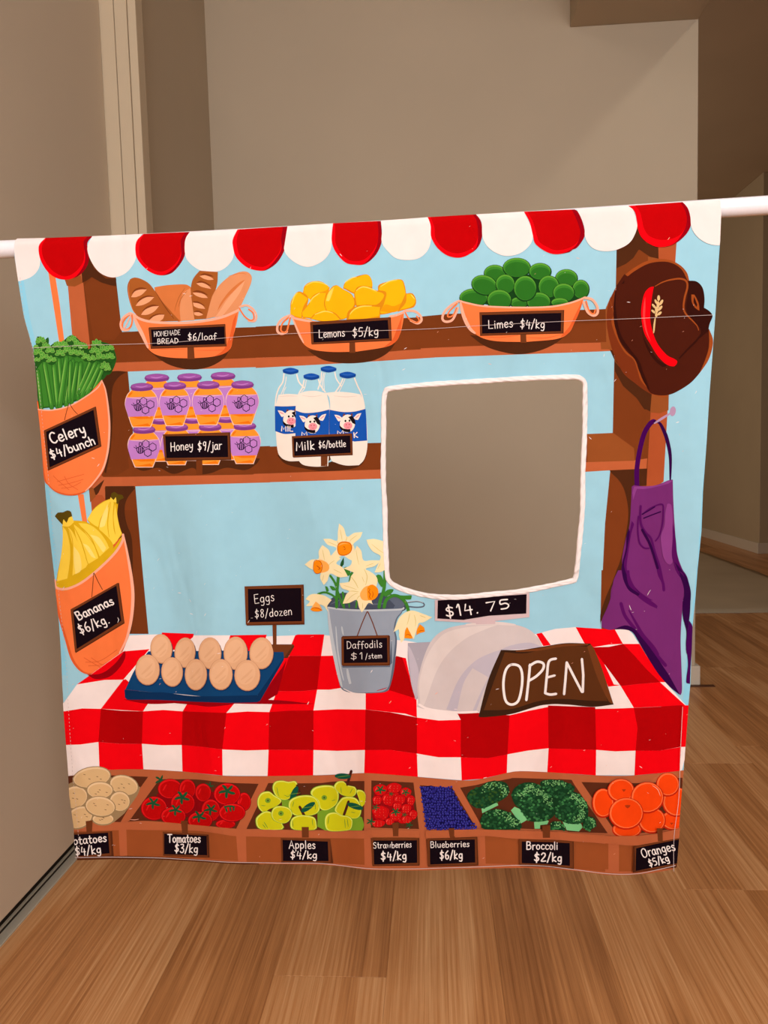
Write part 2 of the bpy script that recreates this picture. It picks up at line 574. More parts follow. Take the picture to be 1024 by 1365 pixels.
# ---- inks: fabric with a faint weave and soft crumple, one per printed colour
INK = {}
ALB = 0.86
CRUMPLE = []
def ink(key):
    if key in INK: return INK[key]
    name, rgb = PAL[key]
    m, nt, b = base_mat('print_'+name, 0.9, 0.05)
    c = tuple(v*ALB for v in lin(rgb))
    tc = N(nt, 'ShaderNodeTexCoord')
    n1 = N(nt, 'ShaderNodeTexNoise', i_Scale=55.0, i_Detail=3.0)
    nt.links.new(tc.outputs['Object'], n1.inputs['Vector'])
    mx = N(nt, 'ShaderNodeMix', data_type='RGBA')
    mx.inputs[6].default_value = tuple(v*0.95 for v in c)+(1,); mx.inputs[7].default_value = tuple(min(1, v*1.05) for v in c)+(1,)
    nt.links.new(n1.outputs['Fac'], mx.inputs[0]); nt.links.new(mx.outputs[2], b.inputs['Base Color'])
    mp = N(nt, 'ShaderNodeMapping'); mp.inputs['Scale'].default_value = (1.0, 1.0, 0.35)
    nt.links.new(tc.outputs['Object'], mp.inputs['Vector'])
    n2 = N(nt, 'ShaderNodeTexNoise', i_Scale=14.0, i_Detail=2.0, i_Distortion=0.6)
    nt.links.new(mp.outputs[0], n2.inputs['Vector'])
    bp = N(nt, 'ShaderNodeBump', i_Strength=0.55, i_Distance=0.014)
    nt.links.new(n2.outputs['Fac'], bp.inputs['Height'])
    nt.links.new(bp.outputs['Normal'], b.inputs['Normal'])
    INK[key] = m
    return m

# ---- curves
def smooth(pts, closed=True, step=3.0):
    """Catmull-Rom through pts; a point flagged sharp stays a corner. pts: (x, y, sharp)"""
    n = len(pts); out = []
    rng = range(n) if closed else range(n-1)
    def g(k): return pts[k % n] if closed else pts[max(0, min(n-1, k))]
    for k in rng:
        p0, p1, p2, p3 = g(k-1), g(k), g(k+1), g(k+2)
        if p1[2]: p0 = (2*p1[0]-p2[0], 2*p1[1]-p2[1], 0)
        if p2[2]: p3 = (2*p2[0]-p1[0], 2*p2[1]-p1[1], 0)
        L = math.hypot(p2[0]-p1[0], p2[1]-p1[1])
        m = 1 if (p1[2] and p2[2]) else max(1, min(8, int(L/step)))
        for q in range(m):
            t = q/m
            def cr(a, b, c, d): return 0.5*((2*b)+(-a+c)*t+(2*a-5*b+4*c-d)*t*t+(-a+3*b-3*c+d)*t**3)
            out.append((cr(p0[0], p1[0], p2[0], p3[0]), cr(p0[1], p1[1], p2[1], p3[1])))
    if not closed: out.append((pts[-1][0], pts[-1][1]))
    return out

def stroke_quads(pts, w, taper=False):
    """strip of quads with pointed or blunt ends (drawing space)"""
    P = [pts[0]]
    for p in pts[1:]:
        if math.hypot(p[0]-P[-1][0], p[1]-P[-1][1]) > 0.12: P.append(p)
    if len(P) < 2: P.append((P[0][0]+0.2, P[0][1]+0.2))
    n = len(P); Lf = []; Rt = []
    for k in range(n):
        a = P[max(0, k-1)]; b = P[min(n-1, k+1)]
        dx, dy = b[0]-a[0], b[1]-a[1]; L = math.hypot(dx, dy) or 1
        nx, ny = -dy/L, dx/L
        ww = w/2
        if taper:
            t = k/(n-1); ww *= max(0.18, math.sin(math.pi*min(1, max(0, 0.06+0.88*t))))**0.6
        Lf.append((P[k][0]+nx*ww, P[k][1]+ny*ww)); Rt.append((P[k][0]-nx*ww, P[k][1]-ny*ww))
    if not taper:
        for s_, k, q in ((-1, 0, 0), (1, n-1, n)):
            a, b = (P[0], P[1]) if k == 0 else (P[-2], P[-1])
            dx, dy = b[0]-a[0], b[1]-a[1]; L = math.hypot(dx, dy) or 1; dx /= L; dy /= L
            c = P[k]; h = w/2
            l = (c[0]+dx*s_*h*0.9-dy*h*0.45, c[1]+dy*s_*h*0.9+dx*h*0.45)
            r = (c[0]+dx*s_*h*0.9+dy*h*0.45, c[1]+dy*s_*h*0.9-dx*h*0.45)
            if k == 0: Lf.insert(0, l); Rt.insert(0, r)
            else: Lf.append(l); Rt.append(r)
    T = []
    for k in range(len(Lf)-1):
        q = [Lf[k], Lf[k+1], Rt[k+1], Rt[k]]
        T.append([q[0], q[1], q[2]]); T.append([q[0], q[2], q[3]])
    return T

# ---- hand lettering: glyph -> (advance, strokes); 10 units = cap height, y up
GL = {}
def _g(s):
    for line in s.strip().splitlines():
        k, rest = line.split(' ', 1)
        adv, body = rest.split(' ', 1)
        st = []
        for part in body.split('|'):
            st.append([tuple(float(t) for t in q.split(',')) for q in part.split()])
        GL[k] = (float(adv), st)
_g("""
A 8 0,0 3.6,10 7,0|1.4,3.8 5.8,3.8
B 7 0.5,0 0.5,10|0.5,10 4.5,9.6 5,7.3 3.5,5.6 0.8,5.3 5,5 6,2.6 4.4,0.3 0.4,0
C 7 6,8.6 4,10 1.4,8.6 0.3,5 1.4,1.2 4,0 6.2,1.4
D 7.5 0.6,0 0.6,10|0.3,10 4.6,9 6.6,5 4.6,1 0.3,0
E 6.5 5.6,9.8 0.6,9.8 0.5,5 0.6,0.1 5.8,0.2|0.6,5.2 4.8,5.3
H 7.5 0.6,0 0.6,10|6.2,0 6.2,10|0.6,5.2 6.2,5.2
I 3 1.4,0 1.4,10
K 7 0.6,0 0.6,10|5.8,10 0.8,4.8 6,0
L 6.5 0.8,10 0.6,0.3 5.6,0.3
M 9 0.4,0 1.2,10 4.2,3.4 7.4,10 8,0
N 8 0.6,0 0.8,10 6.2,0.2 6.4,10
O 8.5 3.8,10 1,8.2 0.3,4.8 1.6,1 4.2,0 6.8,1.8 7.4,5.4 6.2,9 3.8,10
P 7 0.8,0 0.8,10 4.8,9.8 6,7.4 4.4,5 0.9,4.6
R 7 0.7,0 0.7,10 4.4,9.8 5.4,7.6 4.2,5.6 0.9,5.2|2.6,5.2 6,0
S 6.5 5.4,8.8 3.4,10 1,8.6 1.2,6.4 4.6,4.6 5.4,2.2 3.6,0.2 0.6,1.2
T 7.5 0.2,9.8 7,9.8|3.6,9.8 3.6,0
a 6.3 5,5 3,6.2 0.8,4.6 0.5,2 1.8,0.2 4,1 5,4.6|5,6 4.9,1.8 6,0.1
b 6.2 0.6,10 0.7,0.3|0.7,3.6 2.6,5.9 5,4.6 5.2,1.8 3.4,0 0.7,0.9
c 5.3 4.8,4.9 3,6.1 0.9,4.4 0.8,1.6 2.8,0 4.9,1
d 6.4 5,4.6 3,5.9 0.9,4.2 0.7,1.4 2.6,0 4.9,1.6|5,10 5.1,0.1
e 5.6 0.7,3 4.8,3.6 4.2,5.7 2.2,6.2 0.6,4 0.9,1.2 3,0 5.1,1.1
f 4.8 4.8,9.2 3.2,10 2,8.2 1.9,4 1.8,-0.4|0.2,5.4 4.2,5.6
g 6 4.8,5 2.6,6.1 0.7,4.2 1,1.6 3,0.8 4.7,2.4|4.8,6 4.9,0 3.8,-2.8 1,-2.4
h 6 0.6,10 0.6,0|0.7,3.8 2.8,6 4.6,4.8 4.8,0
i 2.6 1,6 1.1,0|1.1,8.2 1.2,8.6
j 3.4 2.4,6 2.3,-1 0.9,-3 -0.6,-2.2|2.4,8.2 2.5,8.6
k 5.8 0.7,10 0.7,0|4.6,6 0.9,2.9 4.9,0
l 2.8 1,10 1.1,0
m 8.4 0.6,6 0.7,0|0.7,4 2.4,6 3.8,4.8 3.9,0|3.9,4 5.6,6 7.2,4.8 7.3,0
n 6 0.6,6 0.7,0|0.7,3.9 2.6,6 4.5,4.8 4.8,0
o 6 2.6,6.1 0.7,4.4 0.9,1.2 2.8,0 4.9,1.6 4.8,4.8 2.6,6.1
p 6 0.7,6 0.6,-3.4|0.7,4 2.8,6.1 4.9,4.4 4.6,1.4 2.6,0.2 0.8,1.2
r 4.6 0.7,6 0.8,0|0.8,3.8 2.2,5.8 4.2,5.8
s 4.8 4.2,5.2 2.4,6.1 0.9,4.8 2,3.4 4,2.2 3.6,0.4 1.6,0 0.4,0.8
t 4.8 2,9 2,1.2 3.2,0 4.4,0.6|0.2,6 4.2,6
u 6.2 0.6,6 0.8,1.4 2.6,0 4.6,1.8|4.8,6 4.9,0
w 8 0.4,6 1.8,0.2 3.8,5 5.4,0.2 7.2,6
y 5.8 0.6,6 1.2,2.6 3,1.8 4.6,3|4.9,6 4.6,0 3,-3 0.8,-2.4
z 5.6 0.6,5.9 4.6,5.9 0.5,0.2 5,0.2
1 4 0.6,7.6 2.2,10 2.2,0
2 6.5 0.6,7.8 2.4,9.9 4.8,9 4.6,6 0.4,0.3 5.6,0.3
3 6.3 0.8,9.4 4,9.8 4.6,7.2 2,5.4 5,4.4 4.8,1 2.4,-0.2 0.4,1.2
4 6.6 2.0,9.6 0.6,4 5.8,4|4.6,7.4 4.4,-0.4
5 6.3 5.2,9.8 1.4,9.8 0.9,5.6 3.6,6 5.2,3.6 4,0.6 0.8,0.2
6 6.3 4.4,10 1.4,7 0.6,3 2.2,0 4.8,1.2 4.8,4.2 2.4,5 0.8,3
7 6.3 0.6,9.6 5.4,9.8 2.2,0
8 6.3 4.8,8.8 2.8,10 1.2,8.2 2.2,5.8 4.6,3.8 4.6,1 2.6,0 0.9,1.6 1.8,4.4 4.4,6.8 4.8,8.8
9 6.3 4.6,8.6 2.6,9.9 0.9,7.8 1.8,5.4 4,5.8 4.8,8.4|4.8,9.4 4.4,4 3.4,0
$ 6.8 5.4,8 3,9 1,7.4 2,5.6 4.8,4.2 4.8,1.8 2.4,0.8 0.4,2|3.1,11 2.7,-1.2
/ 5 0.2,-1.4 4.2,10.6
. 3 1.2,0.1 1.5,0.4
""")
def text_strokes(s, x0, y0, x1, y1, cap, track=1.0, vert=0.0):
    """strokes for s on the baseline (x0,y0)-(x1,y1) in drawing space (y down); vert leans the letters"""
    tot = sum((GL[c][0]+track if c != ' ' else 4) for c in s)-track
    L = math.hypot(x1-x0, y1-y0); ux, uy = (x1-x0)/L, (y1-y0)/L
    a = math.radians(vert)
    vx, vy = uy*math.cos(a)+ux*math.sin(a), -ux*math.cos(a)+uy*math.sin(a)
    kx = L/tot; ky = cap/10
    out = []; cx = 0
    rr = random.Random(sum(map(ord, s)))
    for c in s:
        if c == ' ': cx += 4; continue
        adv, st = GL[c]
        jy = rr.uniform(-0.25, 0.25)
        for poly in st:
            pts = [(x0+(cx+p[0])*kx*ux+(p[1]+jy)*ky*vx, y0+(cx+p[0])*kx*uy+(p[1]+jy)*ky*vy, 0) for p in poly]
            if c in 'AIKLMNVTEHwz47/' or len(pts) == 2: out.append([(p[0], p[1]) for p in pts])
            else: out.append(smooth(pts, False, 0.8))
        cx += adv+track
    return out

# ---- the drawing interpreter
GROUPS = {}; ORDER = []; SERIAL = [0]
def uniq(n):
    """a name ending in + starts a new piece of that kind"""
    if not n.endswith('+'): return n
    SERIAL[0] += 1
    return '%s#%d' % (n[:-1], SERIAL[0])
def draw(script):
    fx, fy, fs = 0.0, 0.0, 1.0
    part = sub = None
    def pt(t):
        sharp = t.endswith('!')
        if sharp: t = t[:-1]
        a, b = t.split(',')[:2]
        return (fx+float(a)/fs, fy+float(b)/fs, 1 if sharp else 0)
    def G():
        key = (part, sub)
        if key not in GROUPS: GROUPS[key] = Grp(); ORDER.append(key)
        return GROUPS[key]
    def fill(pts, colr): G().add(tessellate([sh(p) for p in pts]), ink(colr))
    def line(pts, w, colr, taper=False):
        G().add([[sh(p) for p in ccw(t)] for t in stroke_quads(pts, w, taper)], ink(colr))
    for raw in script.strip().splitlines():
        raw = raw.strip()
        if not raw or raw[0] == '#': continue
        tk = raw.split()
        c = tk[0]
        try:
            if c == 'F': fx, fy, fs = float(tk[1]), float(tk[2]), float(tk[3])
            elif c == 'PART': part = uniq(tk[1]); sub = None
            elif c == 'SUB': sub = uniq(tk[1]) if len(tk) > 1 else None
            elif c == 'p': fill([pt(t)[:2] for t in tk[2:]], tk[1])
            elif c == 's': fill(smooth([pt(t) for t in tk[2:]], True, 2.5), tk[1])
            elif c == 'e':
                for t in tk[2:]:
                    v = [float(z) for z in t.split(',')]
                    cx, cy, rx, ry = v[:4]; ro = math.radians(v[4] if len(v) > 4 else 0)
                    n = 10 if max(rx, ry)/fs < 4 else 22
                    fill([(fx+(cx+rx*math.cos(2*math.pi*k/n)*math.cos(ro)-ry*math.sin(2*math.pi*k/n)*math.sin(ro))/fs,
                           fy+(cy+rx*math.cos(2*math.pi*k/n)*math.sin(ro)+ry*math.sin(2*math.pi*k/n)*math.cos(ro))/fs) for k in range(n)], tk[1])
            elif c in 'lkb':   # l smooth line, k straight line, b brush (tapered, smooth)
                w = float(tk[2])/fs
                pp = [pt(t) for t in tk[3:]]
                if c == 'k': line([p[:2] for p in pp], w, tk[1])
                else: line(smooth(pp, False, 1.6), w, tk[1], c == 'b')
            elif c == 'c':     # closed smooth outline
                w = float(tk[2])/fs
                pp = smooth([pt(t) for t in tk[3:]], True, 1.8)
                line(pp+[pp[0]], w, tk[1])
            elif c == 'd':     # stitches
                w = float(tk[2])/fs; on = float(tk[3]); offl = float(tk[4])
                pp = smooth([pt(t) for t in tk[5:]], False, 2.0)
                acc = 0; cur = []; pos = 0
                for a, b in zip(pp, pp[1:]):
                    L = math.hypot(b[0]-a[0], b[1]-a[1]); m = max(1, int(L/0.8))
                    for q in range(m):
                        p = (a[0]+(b[0]-a[0])*q/m, a[1]+(b[1]-a[1])*q/m)
                        ph = pos % (on+offl)
                        if ph < on: cur.append(p)
                        elif cur:
                            if len(cur) > 1: G().add([[sh(z) for z in ccw(t)] for t in stroke_quads(cur, w)], ink(tk[1]), 0.00025)
                            cur = []
                        pos += L/m
            elif c == 't':     # t ink cap width vert x0,y0 x1,y1 text
                cap = float(tk[2])/fs; w = float(tk[3])/fs; vert = float(tk[4])
                a = pt(tk[5]); b = pt(tk[6]); s = ' '.join(tk[7:])
                for st in text_strokes(s, a[0], a[1], b[0], b[1], cap, 1.0, vert): line(st, w, tk[1])
            else: raise ValueError('?')
        except Exception as ex:
            raise RuntimeError('line: '+raw[:120]+' -> '+repr(ex))

# ---- colours of the print
PAL = {
 'sky': ('sky_blue', (160, 211, 226)), 'hem': ('hem_blue', (144, 212, 234)),
 'cream': ('cream', (249, 234, 227)), 'creamd': ('cream_tint', (244, 220, 200)), 'white': ('white', (250, 242, 234)),
 'redd': ('deep_red', (192, 0, 4)), 'red': ('bright_red', (244, 2, 16)), 'redk': ('dark_red', (150, 0, 16)), 'redc': ('check_red', (178, 0, 4)),
 'reds': ('red_shade', (150, 0, 12)),
 'lw': ('light_wood', (190, 98, 56)), 'lw2': ('light_wood_tint', (176, 84, 44)), 'mw': ('wood', (124, 60, 24)), 'dw': ('dark_wood', (116, 56, 22)), 'sw': ('wood_shade', (78, 40, 18)), 'sw2': ('wood_tint', (150, 80, 36)),
 'or': ('basket_orange', (252, 126, 66)), 'orl': ('basket_rim', (255, 178, 148)), 'ord': ('basket_shade', (226, 96, 44)),
 'fr': ('sign_frame', (112, 58, 28)), 'frs': ('sign_frame_shade', (88, 44, 22)), 'bk': ('chalkboard', (20, 8, 16)), 'ch': ('chalk', (248, 238, 230)),
 'br1': ('crust', (168, 92, 38)), 'br2': ('crust_dark', (128, 62, 26)), 'br3': ('crumb', (244, 166, 120)), 'br4': ('pale_crust', (226, 148, 98)), 'br5': ('toast', (214, 120, 62)),
 'le': ('lemon', (254, 184, 14)), 'le2': ('lemon_deep', (240, 156, 10)), 'le3': ('lemon_light', (254, 218, 90)), 'le4': ('lemon_line', (222, 140, 20)),
 'li': ('lime', (44, 112, 32)), 'li2': ('lime_light', (92, 160, 50)), 'li3': ('lime_dark', (24, 66, 24)), 'li4': ('lime_top', (60, 134, 40)),
 'hat': ('hat_brown', (74, 26, 12)), 'hat2': ('hat_dark', (52, 16, 8)), 'hat3': ('hat_edge', (158, 74, 28)), 'hat4': ('hat_side', (122, 50, 20)), 'wheat': ('wheat', (226, 190, 130)), 'ribr': ('ribbon_light', (255, 60, 60)),
 'ce1': ('celery', (62, 132, 42)), 'ce2': ('celery_light', (136, 190, 84)), 'ce3': ('celery_dark', (38, 92, 30)), 'ce4': ('celery_mid', (84, 160, 56)),
 'ba1': ('banana', (254, 214, 70)), 'ba2': ('banana_shade', (222, 176, 24)), 'ba3': ('banana_light', (255, 228, 120)), 'ba4': ('banana_tip', (88, 70, 14)),
 'ho1': ('honey', (254, 154, 46)), 'ho2': ('honey_deep', (240, 120, 16)), 'ho3': ('jar_lid', (158, 86, 166)), 'ho4': ('jar_label', (194, 130, 204)), 'ho5': ('jar_edge', (250, 206, 190)), 'ho6': ('lid_dark', (128, 60, 136)), 'hb': ('bee_ink', (36, 16, 50)), 'ho7': ('label_shade', (160, 96, 172)),
 'mk': ('milk', (246, 232, 216)), 'mk2': ('milk_shade', (228, 212, 196)), 'bl': ('label_blue', (24, 84, 176)), 'bl2': ('cap_blue', (20, 70, 150)), 'bl3': ('cap_light', (52, 104, 188)), 'pk': ('cow_pink', (246, 150, 160)), 'ck': ('cow_black', (24, 16, 20)), 'hn': ('cow_horn', (120, 60, 30)),
 'eg': ('egg', (228, 176, 132)), 'eg2': ('egg_light', (234, 184, 141)), 'eg3': ('egg_shade', (194, 138, 98)), 'nv': ('crate_navy', (16, 66, 112)), 'nv2': ('crate_navy_dark', (12, 48, 88)),
 'g1': ('bucket_grey', (150, 160, 172)), 'g2': ('bucket_light', (190, 198, 202)), 'g3': ('bucket_dark', (94, 104, 120)), 'g4': ('bucket_inside', (70, 78, 94)),
 'da': ('daffodil', (248, 230, 178)), 'da2': ('daffodil_line', (222, 202, 130)), 'da3': ('daffodil_cup', (250, 142, 14)), 'da4': ('cup_light', (252, 176, 84)), 'da5': ('cup_ink', (178, 56, 14)), 'st': ('stem_green', (62, 132, 46)), 'st2': ('stem_dark', (34, 84, 44)),
 'cr1': ('register', (212, 199, 195)), 'cr2': ('register_light', (225, 212, 205)), 'cr3': ('register_grey', (172, 166, 174)), 'cr4': ('register_lilac', (194, 185, 194)), 'cr5': ('register_rim', (212, 186, 186)),
 'os': ('open_board', (92, 50, 22)), 'os2': ('open_board_edge', (58, 34, 18)), 'os3': ('open_board_light', (116, 62, 28)),
 'ap': ('apron', (118, 44, 112)), 'ap2': ('apron_light', (142, 64, 136)), 'ap3': ('apron_fold', (88, 14, 92)), 'ap4': ('apron_dark', (50, 4, 66)), 'nail': ('nail', (182, 148, 178)), 'apl': ('apron_loop', (70, 4, 84)),
 'po': ('potato', (222, 184, 130)), 'po2': ('potato_shade', (160, 132, 92)), 'po3': ('potato_light', (236, 204, 156)), 'po4': ('potato_eye', (110, 84, 54)),
 'to': ('tomato', (192, 6, 8)), 'to2': ('tomato_light', (226, 24, 26)), 'to3': ('tomato_shade', (140, 6, 14)), 'to4': ('tomato_leaf', (30, 84, 50)),
 'al': ('apple', (206, 206, 22)), 'al2': ('apple_light', (226, 236, 96)), 'al3': ('apple_shade', (122, 164, 40)), 'al4': ('apple_leaf', (18, 84, 60)), 'al5': ('apple_stem', (74, 34, 24)), 'al6': ('apple_line', (96, 150, 50)),
 'sb': ('strawberry', (208, 14, 16)), 'sb2': ('strawberry_light', (250, 80, 72)), 'sb3': ('strawberry_seed', (244, 112, 90)), 'sb4': ('strawberry_leaf', (28, 92, 50)), 'sb5': ('strawberry_shade', (150, 10, 16)),
 'bb': ('blueberry', (42, 38, 128)), 'bb2': ('blueberry_light', (84, 88, 190)), 'bb3': ('blueberry_dark', (22, 16, 70)),
 'bc': ('broccoli', (34, 84, 46)), 'bc2': ('broccoli_light', (130, 196, 120)), 'bc3': ('broccoli_dark', (22, 60, 32)), 'bc4': ('broccoli_stalk', (128, 206, 136)), 'bc5': ('broccoli_mid', (62, 130, 70)), 'bc6': ('broccoli_olive', (52, 88, 34)),
 'og': ('orange', (250, 72, 12)), 'og2': ('orange_light', (255, 116, 60)), 'og3': ('orange_shade', (196, 36, 10)),
 'bf': ('bin_front', (158, 82, 40)), 'bi': ('bin_inside', (92, 44, 24)), 'brm': ('bin_rim', (186, 100, 60)), 'brd': ('bin_rim_shade', (160, 82, 46)),
 'thr': ('stitch_thread', (212, 192, 186)), 'bind': ('binding_white', (250, 240, 234)),
}

OUT = [(23,318),(61,317.3),(117.6,315.2),(188,312.2),(251.6,309.4),(316,306.2),(350,304),(384,302),(444,298),(507,294.8),(571,289.9),(633,286.3),(698,282.7),(765,279.6),(836.6,275),(909,270),(950,266.6),(957,265.9),(960.3,268),
 (961.3,285),(959.7,326),(956.8,370),(953.8,419),(949.9,473.5),(945.7,530),(942.2,589),(937.2,656.6),(935.3,708),(930,760),(927,800),(923.3,836),(920.6,911),(917.8,940),(914.5,984),(911.4,1026),(908.7,1055),(904.4,1110),(901,1151),(897,1158),
 (882,1161),(866.6,1163.5),(838.4,1165.8),(810,1165.8),(775,1161),(750,1158.6),(725,1157.5),(697.7,1156),(647,1157),(603,1158),(570,1159.5),(532.7,1159.6),(490,1158.8),(462,1154.7),(430.5,1152),(372.5,1151),(325,1151.5),(313.5,1151),(247.5,1147),(212,1145),(148.5,1144.6),(104,1146),
 (100.5,1130),(99,1101),(93.3,1060),(91.6,1032),(88,985),(85,945),(83,910),(81.3,869),(78.3,826),(73.4,775),(65.6,708),(61,660),(59.3,637),(55.4,582),(50.5,539),(49.5,516),(44.6,467),(33.9,430),(31.5,420),(24,373),(19.5,343),(19,326),(20,321)]
_h = [(85,150),(90,140),(104,134),(250,118),(500,102),(700,90),(900,84),(936,90),(947,102),(949,130),(948,300),(940,500),(938,650),(925,800),(912,930),(905,958),(888,966),(700,1005),(550,1022),(400,1035),(280,1030),(180,1008),(122,984),(102,965),(95,940),(88,800),(85,650),(78,500),(80,300),(80,200)]
HOLE = [(490+x/3.303, 480+y/3.303) for x, y in _h]
build_region(OUT, HOLE)

# ---- the sheet itself: front, back a hair behind it, and the cut edge
banner = empty('market_banner', (-0.06, YR, 0.35))
banner['label'] = 'fabric market stall banner with red and white scallops hanging from the white rod'
banner['category'] = 'banner'
M_back = plain_mat('fabric_reverse', (214, 208, 198), 0.9, 0.1)
def sheet():
    g = Grp()
    pcs = [(i, j, k, q) for (i, j, k), L in REG.items() for q in L]
    g.put(pcs, 0.0, ink('white'))
    g.put(pcs, -0.0006, M_back, True)
    o = g.build('fabric', banner)
    for p in ([OUT, HOLE]):
        v = []; f = []; m = len(p)
        pp = []
        for a, b in zip(p, p[1:]+p[:1]):
            n = max(1, int(math.hypot(b[0]-a[0], b[1]-a[1])/8))
            pp += [(a[0]+(b[0]-a[0])*q/n, a[1]+(b[1]-a[1])*q/n) for q in range(n)]
        for x, y in pp:
            P = surf(x, y); v.append(P); v.append(P+Vector((0, 0.0007, 0)))
        m = len(pp)
        for q in range(m): r = (q+1) % m; f.append((2*q, 2*r, 2*r+1, 2*q+1))
        link('fabric_edge', v, f, [ink('white')], banner, smooth=True)
sheet()
def sleeve_back():
    """rear layer of the rod pocket, from the top of the rod down to the seam"""
    v = []; f = []; nx = 60; prof = []
    for k in range(7):
        a = math.radians(90 - k*15); prof.append(((ROD_R+0.0004)*math.cos(a), (ROD_R+0.0004)*math.sin(a)))
    for k in range(1, 11): prof.append((None, -0.013*k))
    for i in range(nx+1):
        px = 21 + (959-21)*i/nx
        P = surf(px, topy(px)+6)
        x = P.x; zr = rod_z(x)
        for (dy, dz) in prof:
            s = max(0, -dz)
            if dy is None:
                yf = YR - ROD_C + LEAN*s + folds(x, s)
                t = s/0.13
                y = (YR+ROD_R+0.0006)*(1-t) + (yf+0.0012)*t + 0.002*math.sin(x*40)*t*(1-t)
            else: y = YR+dy
            v.append((x - (0.010*s/0.13 if i == nx else (-0.022*s/0.13 if i == 0 else 0)), y, zr+dz))
    m = len(prof)
    for i in range(nx):
        for k in range(m-1):
            f.append((i*m+k, i*m+k+1, (i+1)*m+k+1, (i+1)*m+k))
    link('rod_pocket', v, f, [M_back], banner, smooth=True)
sleeve_back()

